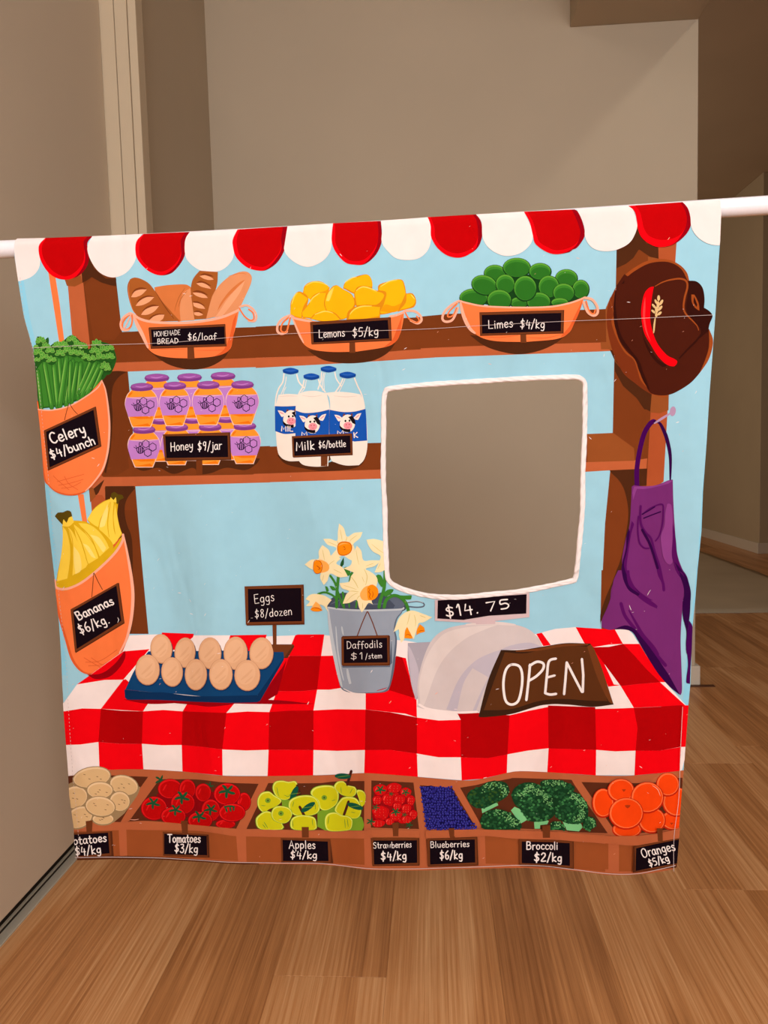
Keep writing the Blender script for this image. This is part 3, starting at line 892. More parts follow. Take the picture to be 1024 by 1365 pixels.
draw('''
PART sky_print
F 0 0 1
p sky 0,255 1024,255 1024,1180 0,1180
p hem 936,660 942,590 946,530 950,474 954,420 957,370 960,300 966,300 966,700 945,800 925,945 910,940 916,870 924,800 930,750
p hem 19,365 30,365 40,425 52,475 57,520 62,585 66,640 70,700 82,800 90,900 80,900 60,700
PART wooden_shelving
SUB post
F 0 0 1
p lw 86,330 106,330 119.5,456 134,585 140,650 143,700 124,700 120.5,660 97,456
p dw 106,330 150,330 162.5,441.5 170.6,496.4 177,570 180.4,648 189.6,755.5 198,845 150,845 141.8,669.5 134,600 119.5,456
p lw2 903,300 902,324 896,420 891.3,526 884.8,642 858,660 862,645 868.9,526 877.7,328 879,300
p mw 822,300 822,334 819,480 817,577 813.6,627 806.7,698 801.8,800 802,840 870,840 862,645 868.9,526 877.7,328 880,300
SUB shelf
F 150 300 5.12
p mw -155,830 -60,830 0,800 60,730 350,718 855,700 1024,695 1024,905 750,915 280,930 -150,945
F 350 280 4.452
p mw -40,692 190,680 1024,630 1024,822 850,832 520,860 -40,876
F 570 260 4.452
p mw -40,721 130,705 1024,678 1110,672 1110,872 1024,875 850,880 300,895 -40,910
p dw -40,721 130,705 1024,678 1110,672 1110,750 1024,760 500,775 -40,798
F 350 280 4.452
p dw -40,692 190,680 1024,630 1024,708 600,730 -40,757
F 150 300 5.12
p dw 60,730 350,718 855,700 1060,694 1060,770 500,790 -20,812
F 150 300 5.12
p lw -140,945 0,940 280,930 750,915 1024,905 1024,968 100,1000 0,1002 -145,1010
F 350 280 4.452
p lw -40,876 0,875 520,860 850,832 1024,822 1024,875 500,908 0,935 -40,937
F 570 260 4.452
p lw -40,910 0,908 300,895 850,880 1024,875 1070,873 1090,925 1024,928 560,945 0,965 -40,967
SUB shelf_lower
F 150 480 4.876
p mw -130,690 0,700 100,620 300,580 970,560 1024,558 1024,742 0,760 -60,760
p dw -60,722 0,700 100,620 110,700 40,745 -60,758
F 340 470 5.12
p mw 0,645 140,640 765,618 870,615 870,798 0,828
p lw -10,828 860,798 875,797 875,860 0,888
F 150 480 4.876
p lw -60,760 0,760 1024,742 1024,795 150,820 0,825 -60,828
F 780 530 5.056
p mw -20,246 15,245 190,238 420,405 335,425 15,435 -20,436
p lw -20,436 10,435 335,422 420,410 415,478 170,490 5,500 -20,501
p sw2 15,245 190,238 330,340 335,425 15,435
SUB post
F 16 256 5.12
# printed tone bands on the posts
p sw 470,440 520,430 560,520 640,590 712,590 712,642 640,632 600,612 545,580 510,605 480,620 476,560
p sw2 360,598 470,570 480,620 430,645 375,640
p mw 545,585 600,615 700,645 712,645 745,950 700,1010 560,1010 520,800 495,640
F 780 256 5.12
p sw 215,400 280,300 360,250 420,350 500,372 503,470 440,440 370,392 330,450 280,490 215,520
p mw 365,395 440,442 505,455 400,470 300,540 215,630 213,525 290,490 330,450
p sw2 430,440 505,456 505,470 430,470
F 780 370 5.12
p sw 145,200 190,120 200,570 260,640 330,700 380,760 440,900 405,900 350,820 260,740 205,640 200,560 150,450
p sw 205,560 300,700 380,800 420,900 455,920 455,800 300,640
p sw2 140,215 175,130 200,500 160,490 110,490 105,440 145,440
p sw2 445,920 510,925 570,905 572,800 455,800
F 30 430 5.12
s sw 545,380! 560,345 640,330 715,335! 660,370 620,430 608,520 615,620 610,760 595,900 570,1030! 560,1020! 580,880 590,680 575,480
p dw 575,1035 740,905 735,880 620,980
p sw 466,1150 560,1070 520,1160 470,1220
p sw 565,1117 766,1115 700,1190 690,1280 565,1280
p mw 766,1115 785,1280 690,1280 700,1190
F 50 650 5.12
s sw 465,0! 670,0! 610,80 595,160 610,250 640,330 650,450 650,600 660,750 640,990! 560,990! 540,500
p lw2 358,50 440,50 470,90 440,130 375,150
s sw2 360,100! 400,60! 380,0! 350,0! 355,50!
F 780 530 5.056
s sw 165,490! 420,478! 415,590! 330,600! 325,800 290,1000 240,1180 180,1365! 120,1365! 170,1240 230,1120 270,950 292,780 270,640 230,560 180,510
F 780 760 5.689
p mw 125,0 250,0 200,120 180,250 118,360
s sw 290,0! 225,130 200,250 125,380 117,440! 115,380! 120,320 160,200 215,70 240,0!
PART hanging_cord
F 16 256 5.12
p or 248,548 295,570 325,760 358,1024 375,1200 340,1200 322,1024
PART hanging_cord+
F 50 650 5.12
p or 275,45 315,45 340,240 308,240
F 0 300 10.24
PART awning_scallop+
s cream 235,175! 195,230 195,300 205,440 245,770! 320,750 420,710 500,640 545,540 545,400 530,280 640,170!
F 16 256 5.12
PART awning_scallop+
s redk 230,312! 183,370 198,470 260,560 350,598 450,575 510,510 527,440 515,350 555,298!
s red 230,312! 183,370 198,470 260,560 350,598 430,580 490,500 500,420 480,340 500,302!
s redd 236,310! 205,370 215,450 270,530 350,575 420,555 480,490 495,420 490,340 520,300!
F 16 256 5.12
PART awning_scallop+
s cream 550,298! 515,380 540,470 600,550 690,583 780,550 840,470 848,400 855,340 890,284!
F 150 300 5.12
PART awning_scallop+
s redk 215,58! 165,110 157,180 175,240 240,310 320,343 400,330 460,270 495,200 495,110 530,44!
s red 215,58! 165,110 157,180 175,240 240,310 320,343 380,325 440,270 470,200 465,110 480,48!
s redd 220,56! 190,110 182,180 195,230 250,290 320,318 385,300 440,250 470,180 465,110 500,46!
PART awning_scallop+
s cream 530,44! 498,100 495,190 520,250 590,305 670,322 750,305 810,250 830,190 820,110 865,26!
F 0 0 1
PART awning_scallop+
s redk 319,302! 311,317.6 310.5,327.3 315,343 329.7,356.6 347,361 357,359.1 370,349.6 379.2,334 379.6,325 384,298!
s red 319,302! 311,317.6 310.5,327.3 315,343 329.7,356.6 347,361 356,358 366,348 375,333 375,318 378,299!
s redd 321,302! 316,317.6 316,327.3 320,341 333,352 347,356 356,354 366,345 374,333 375,318 378,299!
F 350 280 4.452
PART awning_scallop+
s cream 150,92! 134,190 130,240 165,290 230,330 290,335 360,300 400,250 412,190 412,120 420,76!
PART awning_scallop+
s redk 420,76! 413,130 412,190 435,250 490,310 550,325 610,320 670,270 705,200 708,130 702,62!
s red 420,76! 413,130 412,190 435,250 490,310 550,325 600,320 655,262 683,195 688,130 682,62!
s redd 428,76! 432,130 433,190 455,240 500,290 555,305 610,290 655,245 683,190 688,130 682,62!
PART awning_scallop+
s cream 702,62! 710,120 708,190 740,240 790,285 860,297 930,285 980,240 1000,180 1000,110 987,40!
F 570 260 4.452
PART awning_scallop+
s redk -2,126! 18,180 22,250 60,315 120,360 190,372 250,350 300,310 325,240 318,160 285,113!
s red -2,126! 18,180 22,250 60,315 120,360 190,372 250,350 290,308 300,240 292,160 268,113!
s redd 15,126! 40,190 45,250 75,300 130,338 190,345 250,325 285,290 300,235 292,160 268,113!
PART awning_scallop+
s cream 285,113! 320,160 327,250 360,310 420,350 480,362 550,345 605,300 625,250 610,180 570,97!
PART awning_scallop+
s redk 570,97! 605,160 625,240 640,290 700,335 760,352 840,340 860,325 890,310 930,250 930,200 900,110 868,84!
s red 570,97! 605,160 625,240 640,290 700,335 760,352 820,340 880,300 905,240 900,190 868,110 850,86!
s redd 590,97! 625,160 648,240 665,280 710,310 760,328 830,318 885,285 905,240 900,190 868,110 850,86!
F 0 0 1
PART awning_scallop+
s cream 765,275! 773,287 778.9,302.7 780,316 786,327 795,333 809,335 825,332 840.5,322.4 849,305 848,293 844.5,281 836.6,271!
F 780 256 5.12
PART awning_scallop+
s redk 290,94! 335,130 352,190 360,250 385,310 440,355 510,377 600,360 680,300 720,230 715,150 685,85 660,66!
s red 290,94! 335,130 352,190 360,250 385,310 440,355 510,377 600,355 660,290 692,215 690,150 665,95 640,68!
s redd 330,90! 370,130 388,190 398,240 425,290 465,315 520,328 600,318 660,280 692,215 690,150 665,95 640,68!
PART awning_scallop+
s cream 660,66! 700,110 718,170 725,240 760,300 820,345 880,362 918,364! 945,150! 945,46!
PART bread_basket
F 150 300 5.12
SUB shade
s sw 230,840! 300,900 380,950 480,980 580,985 680,960 760,910 800,850! 500,880
SUB loaf
s br5 285,425! 360,412 450,405 510,408 540,430! 560,640! 450,660! 320,560
s br4 530,430! 480,470 460,560 465,655! 560,650! 548,520
b br1 4 495,430 455,490 430,560 425,590
b br1 4 510,450 470,500 450,560
SUB loaf_slashed
s br1 120,370! 150,358 200,370 260,410 330,510 400,590 460,655! 280,660! 180,630 130,560 105,470 103,410
b br5 5 115,400 112,470 135,570 170,620
b br2 6 290,450 360,560 420,640
s br2 130,470! 150,440 190,425 235,432! 200,450
s br3 127,492! 150,455 190,440 235,440! 200,475 160,492
s br2 165,530! 190,500 240,480 285,488! 230,505
s br3 158,552! 185,518 235,492 285,492! 250,525 200,548
s br2 200,590! 230,560 275,542 318,550! 270,570
s br3 195,613! 220,580 270,557 318,553! 285,590 240,612
s br2 250,640! 270,620 310,605 355,608! 300,630
s br3 250,652! 280,625 320,612 355,612! 345,640 320,658!
SUB loaf_tall
s br1 595,312! 720,320! 715,400 690,490 665,570 640,640! 560,645! 548,560 535,450 545,380 570,340
s br2 597,345! 620,330 660,335 692,352! 660,350
s br3 595,348! 630,342 670,355 692,372! 660,376 620,365
s br2 572,395! 600,380 640,392 675,415! 640,410
s br3 572,398! 610,394 650,410 675,436! 640,430 600,418
s br2 547,455! 575,445 620,455 655,480! 600,465
s br3 547,462! 590,462 630,475 652,498! 610,496 570,482
s br2 545,520! 580,520 610,535 632,552! 590,545
s br3 550,530! 590,535 620,552 634,572! 590,568 555,552
s br2 555,590! 580,582 605,590 620,602!
s br3 556,597! 590,595 620,612! 590,620 560,612
SUB loaf_long
s br4 700,450! 740,400 800,350 870,320 920,320 950,350 945,400 910,480 870,560 830,600! 640,640! 660,560 680,490
s br5 715,590! 740,530 800,450 870,390 905,375! 850,430 780,500 735,560
s br3 700,630! 730,590 790,500 850,430 905,380! 870,460 800,560 750,620!
b br5 4 790,350 870,330 915,335
SUB basket
s or 135,602! 200,640 300,662 480,668 640,650 760,620 865,572! 850,660 825,760 800,850 700,895 540,910! 400,905 300,885 240,840 200,760 165,680
s ord 850,600! 835,700 800,850 700,895 760,850 800,760 825,650
l orl 17 138,608 200,645 300,664 480,668 640,652 760,625 868,578
b orl 26 145,620 170,680 205,750 245,840
c or 12 130,610 100,625 72,665 70,705 90,715 120,700 135,660
c orl 9 128,605 90,615 60,650 55,690 75,715
l orl 12 132,602 95,618 62,650 58,690 80,718 112,715
l orl 14 870,558 915,548 960,575 983,620 970,655 930,652
l or 10 868,570 900,620 940,650 965,640 960,600 930,575
b ord 4 570,855 700,855 780,850
b ord 4 300,850 400,845 500,848
SUB price_sign
s fr 512,830! 556,830! 562,915! 512,915!
p frs 246,702 770,675 780,828 262,845
p fr 250,698 772,678 776,826 264,838
p bk 264,714 764,692 768,812 272,828
t ch 34 3.5 2 285,762 465,748 HOMEMADE
t ch 34 4.5 2 308,812 452,806 BREAD
t ch 46 5 0 515,785 712,782 $6/loaf
PART lemon_basket
F 350 280 4.452
SUB shade
s sw 265,830! 330,875 400,900 520,910 650,895 740,850 790,790! 500,840
SUB lemon+
s le2 240,490! 250,450 290,425 350,425 400,460! 380,520! 300,540
s le 245,490! 255,455 300,430 350,430 398,460! 370,480 310,500 280,530!
b le3 6 255,450 300,428 350,432 390,450
SUB lemon+
s le4 478,465! 490,430 540,400 620,382 650,420 652,470! 560,500
s le 482,458! 500,420 550,405 600,386 630,388 648,420 650,455 600,448 560,460 545,490!
b le3 7 490,430 530,405 560,398
SUB lemon+
s le4 685,480! 690,445 740,425 790,412 830,415 845,450 852,490! 850,540 820,590 690,620 650,560
s le 690,475! 700,448 750,425 800,412 828,420 840,455 848,490! 845,550 815,590 770,605 700,610 720,560 735,490
s le2 700,600! 730,560 780,570 845,540! 815,590 770,608
b le3 7 700,455 750,425 800,415
SUB lemon+
s le4 850,495! 890,495 912,535 900,575 850,590 800,605!
s le 855,500! 885,500 908,540 880,575 815,592! 850,550
b le3 6 880,500 905,530
SUB lemon+
s le4 165,590! 170,540 205,487 240,490 272,520 260,580 230,640 165,620!
s le 168,590! 175,540 205,490 235,500 270,525! 240,580 230,640! 165,618!
b le3 7 172,560 190,510 210,490
SUB lemon+
s le4 230,610! 270,560 300,510 340,488 378,488! 400,560 370,640 240,640!
s le 235,608! 275,560 300,515 340,492 378,492! 368,540 375,590 370,640! 240,635!
b le3 7 280,550 300,520 340,492
SUB lemon+
s le4 365,560 380,500 420,450 440,445 480,470 530,500 552,550 540,590 500,640 440,650 390,610
s le 371,555 385,500 420,455 440,447 480,472 525,500 545,545 530,590 495,640 440,640 390,605
s le3 378,540! 392,490 425,455! 412,500 395,540
SUB lemon+
s le4 543,490! 570,460 610,452 650,470 720,490 725,520 690,565 560,572
s le 548,490! 575,462 610,456 650,475 715,495 718,520 680,560 620,562 560,565!
b le3 8 555,480 590,457 630,462 680,485
SUB lemon+
s le4 280,645! 320,610 380,598 430,610 470,650! 380,665
s le 290,645! 325,612 380,602 425,615 460,650! 380,660
b le3 7 310,620 370,601 420,612
SUB lemon+
s le4 498,650! 510,600 560,570 620,565 700,575! 698,640! 560,655
s le 512,645! 525,605 570,575 620,570 698,576! 692,630! 600,645
b le3 8 518,620 545,590 590,572 650,570
SUB lemon_shadow
s le2 168,618! 200,630 270,645 300,655! 230,655
SUB basket
s or 168,626! 230,645 290,658 500,668 750,635 840,605! 835,660 815,740 780,790 720,815 560,840! 420,842 310,830 250,800 215,740 190,680
s ord 830,620! 815,740 780,790 720,815 770,770 800,700
l orl 13 172,630 200,645 285,660
l orl 13 758,632 800,622 842,604
b orl 12 178,640 215,730 245,790
l orl 14 165,625 120,645 92,680 90,720 115,735 145,722
l or 10 160,635 120,670 110,715 140,725 155,680 165,640
l orl 14 845,598 900,600 935,625 943,655 920,672 880,655
l or 9 848,610 870,645 910,668 930,655 915,630
SUB price_sign
s fr 516,785! 550,785! 552,848! 516,848!
p frs 284,668 762,636 768,776 292,798
p fr 282,664 756,636 764,770 290,794
p bk 298,682 744,652 752,762 304,786
t ch 48 5 3 335,760 490,748 Lemons
t ch 50 5 3 535,752 690,742 $5/kg
PART lime_basket
F 570 260 4.452
SUB shade
s sw 250,830! 330,890 420,925 540,945 660,925 760,880 835,815! 540,860
SUB lime
''')
def limes():
    L = [(400,465,62,48,0),(530,432,80,56,0),(668,455,64,48,0),(825,495,64,52,0),(910,560,48,54,0),(275,610,82,52,0),(338,535,75,56,15),(462,530,55,56,0),(720,545,60,64,0),(808,582,62,54,0),(545,640,50,32,0),(660,635,68,54,0),(785,640,50,26,0),(580,555,66,72,0),(427,625,70,60,0)]
    s = ['PART lime_basket', 'F 570 260 4.452', 'SUB lime']
    s.append('s li3 200,615! 270,560 340,520 460,470 560,470 700,480 830,500 920,540 940,600! 900,630 760,655 560,660 350,650')
    for x, y, a, b, r in L:
        s.append('SUB lime+')
        s.append('e li3 %d,%d,%d,%d,%d' % (x, y+1, a+5, b+5, r))
        s.append('e li2 %d,%d,%d,%d,%d' % (x-1, y-3, a-1, b-1, r))
        s.append('e li4 %d,%d,%d,%d,%d' % (x, y+3, a-3, b-5, r))
        s.append('e li %d,%d,%d,%d,%d' % (x+2, y+9, a-8, b-13, r))
    s.append('SUB basket')
    s.append('''s or 185,622! 230,640 340,658 540,668 720,662 840,638 928,608! 905,680 870,760 835,820 760,855 580,872! 420,868 330,850 270,815 240,790 215,720
s ord 920,620! 905,680 870,760 835,820 790,840 840,780 880,700
l orl 10 190,628 240,642 340,660 540,668 720,664 840,642 925,612
b orl 22 195,635 215,720 250,790 285,822
l orl 14 185,630 140,655 100,695 88,735 110,752 150,738 180,670
l or 9 175,645 130,690 120,722 150,715 172,670
l orl 15 930,610 975,620 1005,660 1008,700 985,715 950,695 925,635
l or 9 940,630 960,690 985,705 995,680
b ord 4 330,840 430,845 540,832
b ord 4 590,845 700,848 800,825
SUB price_sign
s fr 550,815! 585,815! 587,878! 552,878!
p frs 308,696 810,682 806,822 312,836
p fr 310,698 804,684 800,818 316,832
p bk 322,712 792,700 790,808 324,822
t ch 50 5 2 362,795 508,782 Limes
t ch 50 5 2 550,790 695,790 $4/kg''')
    draw('\n'.join(s))
limes()
draw('''
PART hat
F 780 370 5.12
SUB brim
s hat4 205,75! 170,150 150,230 150,330 170,440 200,530 260,650 340,720 400,765 460,800! 420,700 340,500
s hat3 170,150 195,250 180,300 210,400 270,510 330,560 360,640 380,700 430,760 480,805 560,800 430,600 230,300
F 780 256 5.12
s hat3 205,660! 230,620 290,550 400,480 500,458 580,465 650,500 695,550 712,610! 600,600 300,700
s hat 215,640! 270,560 290,575 330,545 430,490 530,475 600,488 660,530 700,605! 720,620! 700,1000! 240,1000! 215,900
s hat2 205,680! 270,600! 255,680 220,760 212,850 225,930 250,1024! 240,1024! 200,900 195,780
F 780 370 5.12
s hat 215,50! 500,0! 700,60! 800,340! 845,350! 868,420 865,480 840,560 790,640 730,710 660,760 580,798 500,803 440,780 400,700 370,640 340,560 280,500 230,420 205,300
s hat3 845,350! 872,420 866,490 838,570 780,655! 820,560 845,470
s hat2 205,180 195,240 205,330 240,430 300,510 350,570 375,650 400,710 440,770 420,700 395,640 370,570 310,490 255,410 225,320
SUB crown
F 780 256 5.12
s hat2 705,605! 760,610 800,650 815,720 812,790! 845,810 870,845 850,900 840,950! 780,1000! 730,900 690,800 700,700
s hat 470,650! 540,605 620,585 670,590 695,620 690,680 670,740 675,800 705,850 760,900 790,950 770,1024! 480,1024! 440,800
b hat3 13 475,645 530,615 590,598 650,592 690,608 698,650 680,720 672,790 690,835 735,880 765,915 775,945
s hat3 725,700! 745,700 775,760 780,810! 750,790 728,750
s hat2 745,715! 765,770 760,785! 740,750
F 780 370 5.12
b hat2 14 800,375 760,430 700,490 640,555
s hat2 385,300! 400,400 440,480 500,560 560,600! 530,610 470,560 420,480 395,400
SUB hat_band
s red 470,62! 440,68 405,110 385,200 385,280 405,380 450,460 500,540 560,595 610,605 630,575 610,555 560,530 500,460 465,380 445,290 448,200 460,110
s ribr 410,130! 398,200 396,280 415,370 450,440! 425,370 410,280 412,200
SUB wheat_sprig
b wheat 12 480,270 473,320 468,380
e wheat 502,140,10,20,0 484,165,8,18,-25 520,170,9,22,30 498,185,10,24,0 470,195,8,20,-40 512,210,9,22,40 488,220,11,22,-5 466,232,8,18,-50 508,245,9,18,50 486,255,9,16,0
SUB dash
PART celery_basket
F 30 430 5.12
SUB celery
s ce3 75,170! 130,180 250,150 400,130 450,200 500,150 600,150 640,260 560,380! 540,400! 480,480 300,560 110,590! 90,350
s ce3 100,95 125,95 140,130 175,100 180,140 160,180 230,130 260,140 320,90 355,90 400,130 430,140 440,180 470,170 500,115 540,130 600,150 605,190 640,230 635,280 600,350 560,350 500,300 300,350 100,300
s ce1 90,330! 150,260 250,230 350,230 450,240 560,280! 540,400! 420,500 240,560 120,580!
''')
def celery():
    rr = random.Random(4)
    s = ['PART celery_basket', 'F 30 430 5.12', 'SUB celery']
    for x0, y0, x1, y1, w in [(150,270,200,580,26),(105,330,130,585,22),(215,290,240,575,28),(250,250,270,500,22),(300,240,255,570,30),(345,260,300,565,26),(372,280,335,545,24),(400,280,380,520,26),(470,250,390,480,24),(500,270,405,510,26),(525,290,440,500,26),(550,310,490,480,24),(330,270,320,540,20)]:
        s.append('l ce3 %d %d,%d %d,%d' % (w+8, x0, y0, x1, y1))
        s.append('l ce1 %d %d,%d %d,%d' % (w, x0, y0, x1, y1))
        s.append('b ce4 %d %d,%d %d,%d' % (w*0.5, x0-2, y0, x1-4, y1-15))
        s.append('b ce2 5 %d,%d %d,%d' % (x0-w*0.2, y0+15, x1-w*0.25, y1-30))
    tufts = [(125,130,40),(160,170,38),(110,210,42),(190,200,36),(240,160,36),(280,160,42),(340,120,40),(380,160,42),(420,170,36),(310,195,40),(260,215,38),(400,215,34),(440,240,34),(510,150,42),(560,190,40),(500,200,40),(600,180,34),(600,240,40),(540,240,40),(570,300,40),(480,250,34),(150,240,38),(200,260,38),(100,260,26),(355,210,36),(95,170,22),(590,320,26)]
    for x, y, r in tufts:
        s.append('e ce3 %d,%d,%d,%d,0' % (x, y, r*0.85, r*0.8))
    for x, y, r in tufts:
        for k in range(5):
            a = math.radians(-90 + (k-2)*44 + rr.uniform(-10, 10))
            cx, cy = x+math.cos(a)*r*0.5, y+math.sin(a)*r*0.5
            s.append('e ce2 %.0f,%.0f,%.0f,%.0f,%.0f' % (cx, cy, r*0.46, r*0.27, math.degrees(a)))
            s.append('e ce4 %.0f,%.0f,%.0f,%.0f,%.0f' % (cx, cy, r*0.46-3, r*0.27-3, math.degrees(a)))
    s.append('''SUB basket
s ord 95,530! 110,535! 118,590! 200,598 320,570 440,500 545,390! 575,460 592,600 598,720 590,860 560,1000 500,1090 420,1160 330,1180 240,1160 180,1110 150,1050 120,760
s or 105,540! 118,590! 200,598 320,570 440,500 540,400! 570,470 590,620 592,740 580,880 545,1000 480,1100 420,1150 330,1170 240,1150 190,1110 160,1050 130,780
l orl 9 108,592 200,598 320,570 430,508 515,445 545,395
b orl 14 545,395 572,470 592,620 596,740 584,880 550,1000 480,1100 430,1150
l ord 4 215,1045 250,1080 320,1140
l ord 4 290,1050 320,1100 380,1140
l ord 4 240,1085 330,1060 420,1035
l ord 4 250,1110 330,1095 415,1070
l ord 4 270,1130 340,1120 400,1090
SUB price_sign
l fr 5 318,555 300,620 290,665
l fr 5 328,560 350,595 378,625
p frs 152,740 505,572 542,845 180,1010
p fr 150,736 500,572 536,842 178,1005
p bk 165,745 488,595 522,832 190,988
t ch 74 10 -4 205,828 440,756 Celery
t ch 60 9 -4 205,932 505,826 $4/bunch''')
    draw('\n'.join(s))
celery()
draw('''
PART banana_basket
F 50 650 5.12
SUB basket
s ord 118,640! 250,600! 582,330! 590,360! 400,600! 200,705! 125,690!
SUB banana
s ba2 340,220! 380,150 440,100 500,75 530,75 550,100 545,180 560,260 580,320! 500,400 440,360
s ba1 340,215! 385,150 440,105 495,85 470,150 430,210 415,270! 380,250
s ba1 500,90! 520,100 515,180 520,280 540,350 530,380 500,400! 450,330 425,290 425,260 470,170
s ba3 480,110! 440,200 425,270 460,260! 480,180
s ba1 530,110! 545,190 560,270 575,310! 540,370! 530,300 520,200
b ba2 7 500,100 485,180 480,260 490,340
s ba4 500,80! 505,40 525,28 550,45 580,50 590,70 560,85 545,115 530,85
s ba1 495,95! 500,65 520,85 535,65 540,100!
s ba2 170,260! 190,240 230,225 320,230 380,260 440,300 500,360 520,400! 500,440 430,500 330,560 230,620 130,650! 135,600 165,450 175,340
s ba1 175,265! 200,300 220,380 225,460 215,560 205,620! 135,640! 160,480 172,380
s ba1 210,270! 240,300 280,380 320,460 345,520! 330,545! 240,600! 245,500 240,400 225,330
s ba3 250,400! 290,460 300,560 260,590! 250,500
s ba1 250,250! 300,290 350,340 400,420 415,480! 350,520! 300,420 265,340
s ba3 310,380! 370,470 400,480! 350,400
s ba1 280,240! 350,250 410,290 460,350 490,410! 425,470! 390,390 330,310
s ba3 360,320! 420,400 450,440 470,410! 420,340
b ba2 6 215,280 240,360 240,460 232,590
b ba2 7 250,265 300,370 345,520
b ba2 7 280,250 370,350 420,480
s ba2 130,640! 230,620! 330,560! 430,490 520,410 578,330! 584,360! 520,460 430,560 310,650 200,700 125,690!
s ba4 120,195! 140,170 175,168 205,155 230,165 238,200! 225,240! 205,235! 180,260! 150,230
s ba1 172,262! 180,215 200,240 215,205 235,195 250,235! 215,265
SUB basket
s ord 115,650! 120,690! 200,700 320,640 440,540 540,440 582,340! 600,400 630,560 655,720 650,850 630,980 580,1120 510,1200 430,1260 360,1275 290,1250 230,1170 190,1040 150,900 130,790
s or 120,690! 200,700 320,640 440,540 540,440 582,340! 600,400 625,560 645,720 640,860 615,990 570,1110 500,1200 430,1250 360,1265 300,1240 245,1160 205,1030 165,900 140,790
l orl 16 120,630 130,680 180,692 240,678 320,635 430,545 530,445 580,365 585,320
b orl 22 590,330 620,480 645,640 652,760 640,900 610,1030 560,1130
l ord 4 320,1160 370,1190 440,1230
l ord 4 370,1160 420,1195 475,1220
l ord 4 330,1190 430,1180 545,1105
l ord 4 350,1215 450,1205 530,1160
SUB price_sign
l fr 5 385,582 378,680 372,745
l fr 5 388,582 415,640 445,695
p frs 230,828 558,648 596,925 262,1128
p fr 228,830 550,648 590,918 258,1122
p bk 246,838 540,668 574,908 270,1100
t ch 60 9 -6 285,905 528,790 Bananas
t ch 66 8 -6 298,1000 500,918 $6/kg.
b ch 4 548,885 556,900 548,920
''')
def honey():
    s = ['PART honey_jars', 'F 150 480 4.876', 'SUB shade', 's sw 130,690! 200,720 300,700 400,740 520,700 560,745! 640,735 740,700 860,715 930,680 960,640! 500,600']
    def jar(x, y, w, lw=66, front=True, lab=True, h=1.0, bot=None):
        # x = axis, y = lid centre, w = body half width
        t = 'SUB jar'
        k = w/105
        b = y+265*h
        q = ['SUB honey_jar+',
          's ho5 %d,%d! %d,%d %d,%d %d,%d %d,%d %d,%d! %d,%d! %d,%d %d,%d %d,%d %d,%d %d,%d!' % (x-62*k,y+12, x-95*k,y+50, x-w-3,y+110*h, x-w+14*k,y+175*h, x-72*k,b-30, x-60*k,b, x+60*k,b, x+72*k,b-30, x+w-14*k,y+175*h, x+w+3,y+110*h, x+95*k,y+50, x+62*k,y+12),
          's ho1 %d,%d! %d,%d %d,%d %d,%d %d,%d %d,%d! %d,%d! %d,%d %d,%d %d,%d %d,%d %d,%d!' % (x-58*k,y+12, x-90*k,y+50, x-w+2,y+110*h, x-w+19*k,y+175*h, x-68*k,b-30, x-54*k,b-4, x+54*k,b-4, x+68*k,b-30, x+w-19*k,y+175*h, x+w-2,y+110*h, x+90*k,y+50, x+58*k,y+12),
          's ho4 %d,%d! %d,%d! %d,%d %d,%d! %d,%d! %d,%d' % (x-97*k,y+65, x+97*k,y+60, x+w,y+115, x+82*k,y+185, x-84*k,y+190, x-w,y+115),
          'b ho5 4 %d,%d %d,%d %d,%d' % (x-90*k,y+66, x,y+70, x+92*k,y+62),
          's ho2 %d,%d! %d,%d! %d,%d! %d,%d!' % (x-74*k,y+190, x+70*k,y+186, x+66*k,y+202, x-20*k,y+204),
          's ho2 %d,%d! %d,%d! %d,%d!' % (x-60*k,b-8, x+60*k,b-8, x+40*k,b-26),
          'b ho2 12 %d,%d %d,%d %d,%d' % (x-58*k,y+30, x-72*k,y+42, x-82*k,y+58),
          's ho6 %d,%d %d,%d %d,%d %d,%d %d,%d %d,%d' % (x-lw,y-16, x,y-30, x+lw,y-18, x+lw+3,y+12, x,y+24, x-lw+2,y+16),
          's ho3 %d,%d %d,%d %d,%d %d,%d %d,%d %d,%d' % (x-lw+1,y-16, x,y-28, x+lw,y-18, x+lw,y-4, x,y+6, x-lw+2,y-1),
          'b ho4 7 %d,%d %d,%d %d,%d' % (x-40,y-8, x,y-3, x+40,y-12)]
        if front:
            bx, by = x+0.07*w, y+122
            for hx, hy, r in ((5,-32,26),(50,-12,27),(18,24,26)):
                q.append('k hb 5 '+' '.join('%.0f,%.0f' % (bx+hx+r*0.95*math.cos(math.radians(60*a+90)), by+hy+r*math.sin(math.radians(60*a+90))) for a in range(7)))
            q.append('c hb 5 %.0f,%.0f %.0f,%.0f %.0f,%.0f %.0f,%.0f %.0f,%.0f' % (bx-55,by-2, bx-30,by-14, bx-8,by-2, bx-12,by+22, bx-40,by+28))
            for a in (-42, -30, -18): q.append('l hb 7 %.0f,%.0f %.0f,%.0f' % (bx+a,by-6, bx+a+3,by+24))
            q.append('c hb 5 %.0f,%.0f %.0f,%.0f %.0f,%.0f' % (bx-34,by-14, bx-36,by-42, bx-18,by-34))
            q.append('l hb 4 %.0f,%.0f %.0f,%.0f' % (bx-55,by-2, bx-72,by-12)); q.append('l hb 4 %.0f,%.0f %.0f,%.0f' % (bx-52,by-6, bx-60,by-22))
        return q
    # far row, then the lower and upper front rows
    for x, y in ((318,395),(526,390),(744,385)): s += jar(x, y, 95, 62, False)
    for x, y in ((288,118),(500,115),(718,106)): s += jar(x, y, 95, 72, False)
    for x, y, w in ((205,455,104),(418,440,100),(634,438,100),(860,432,102)): s += jar(x, y, w, 66, x < 300 or x > 800, True, 0.92)
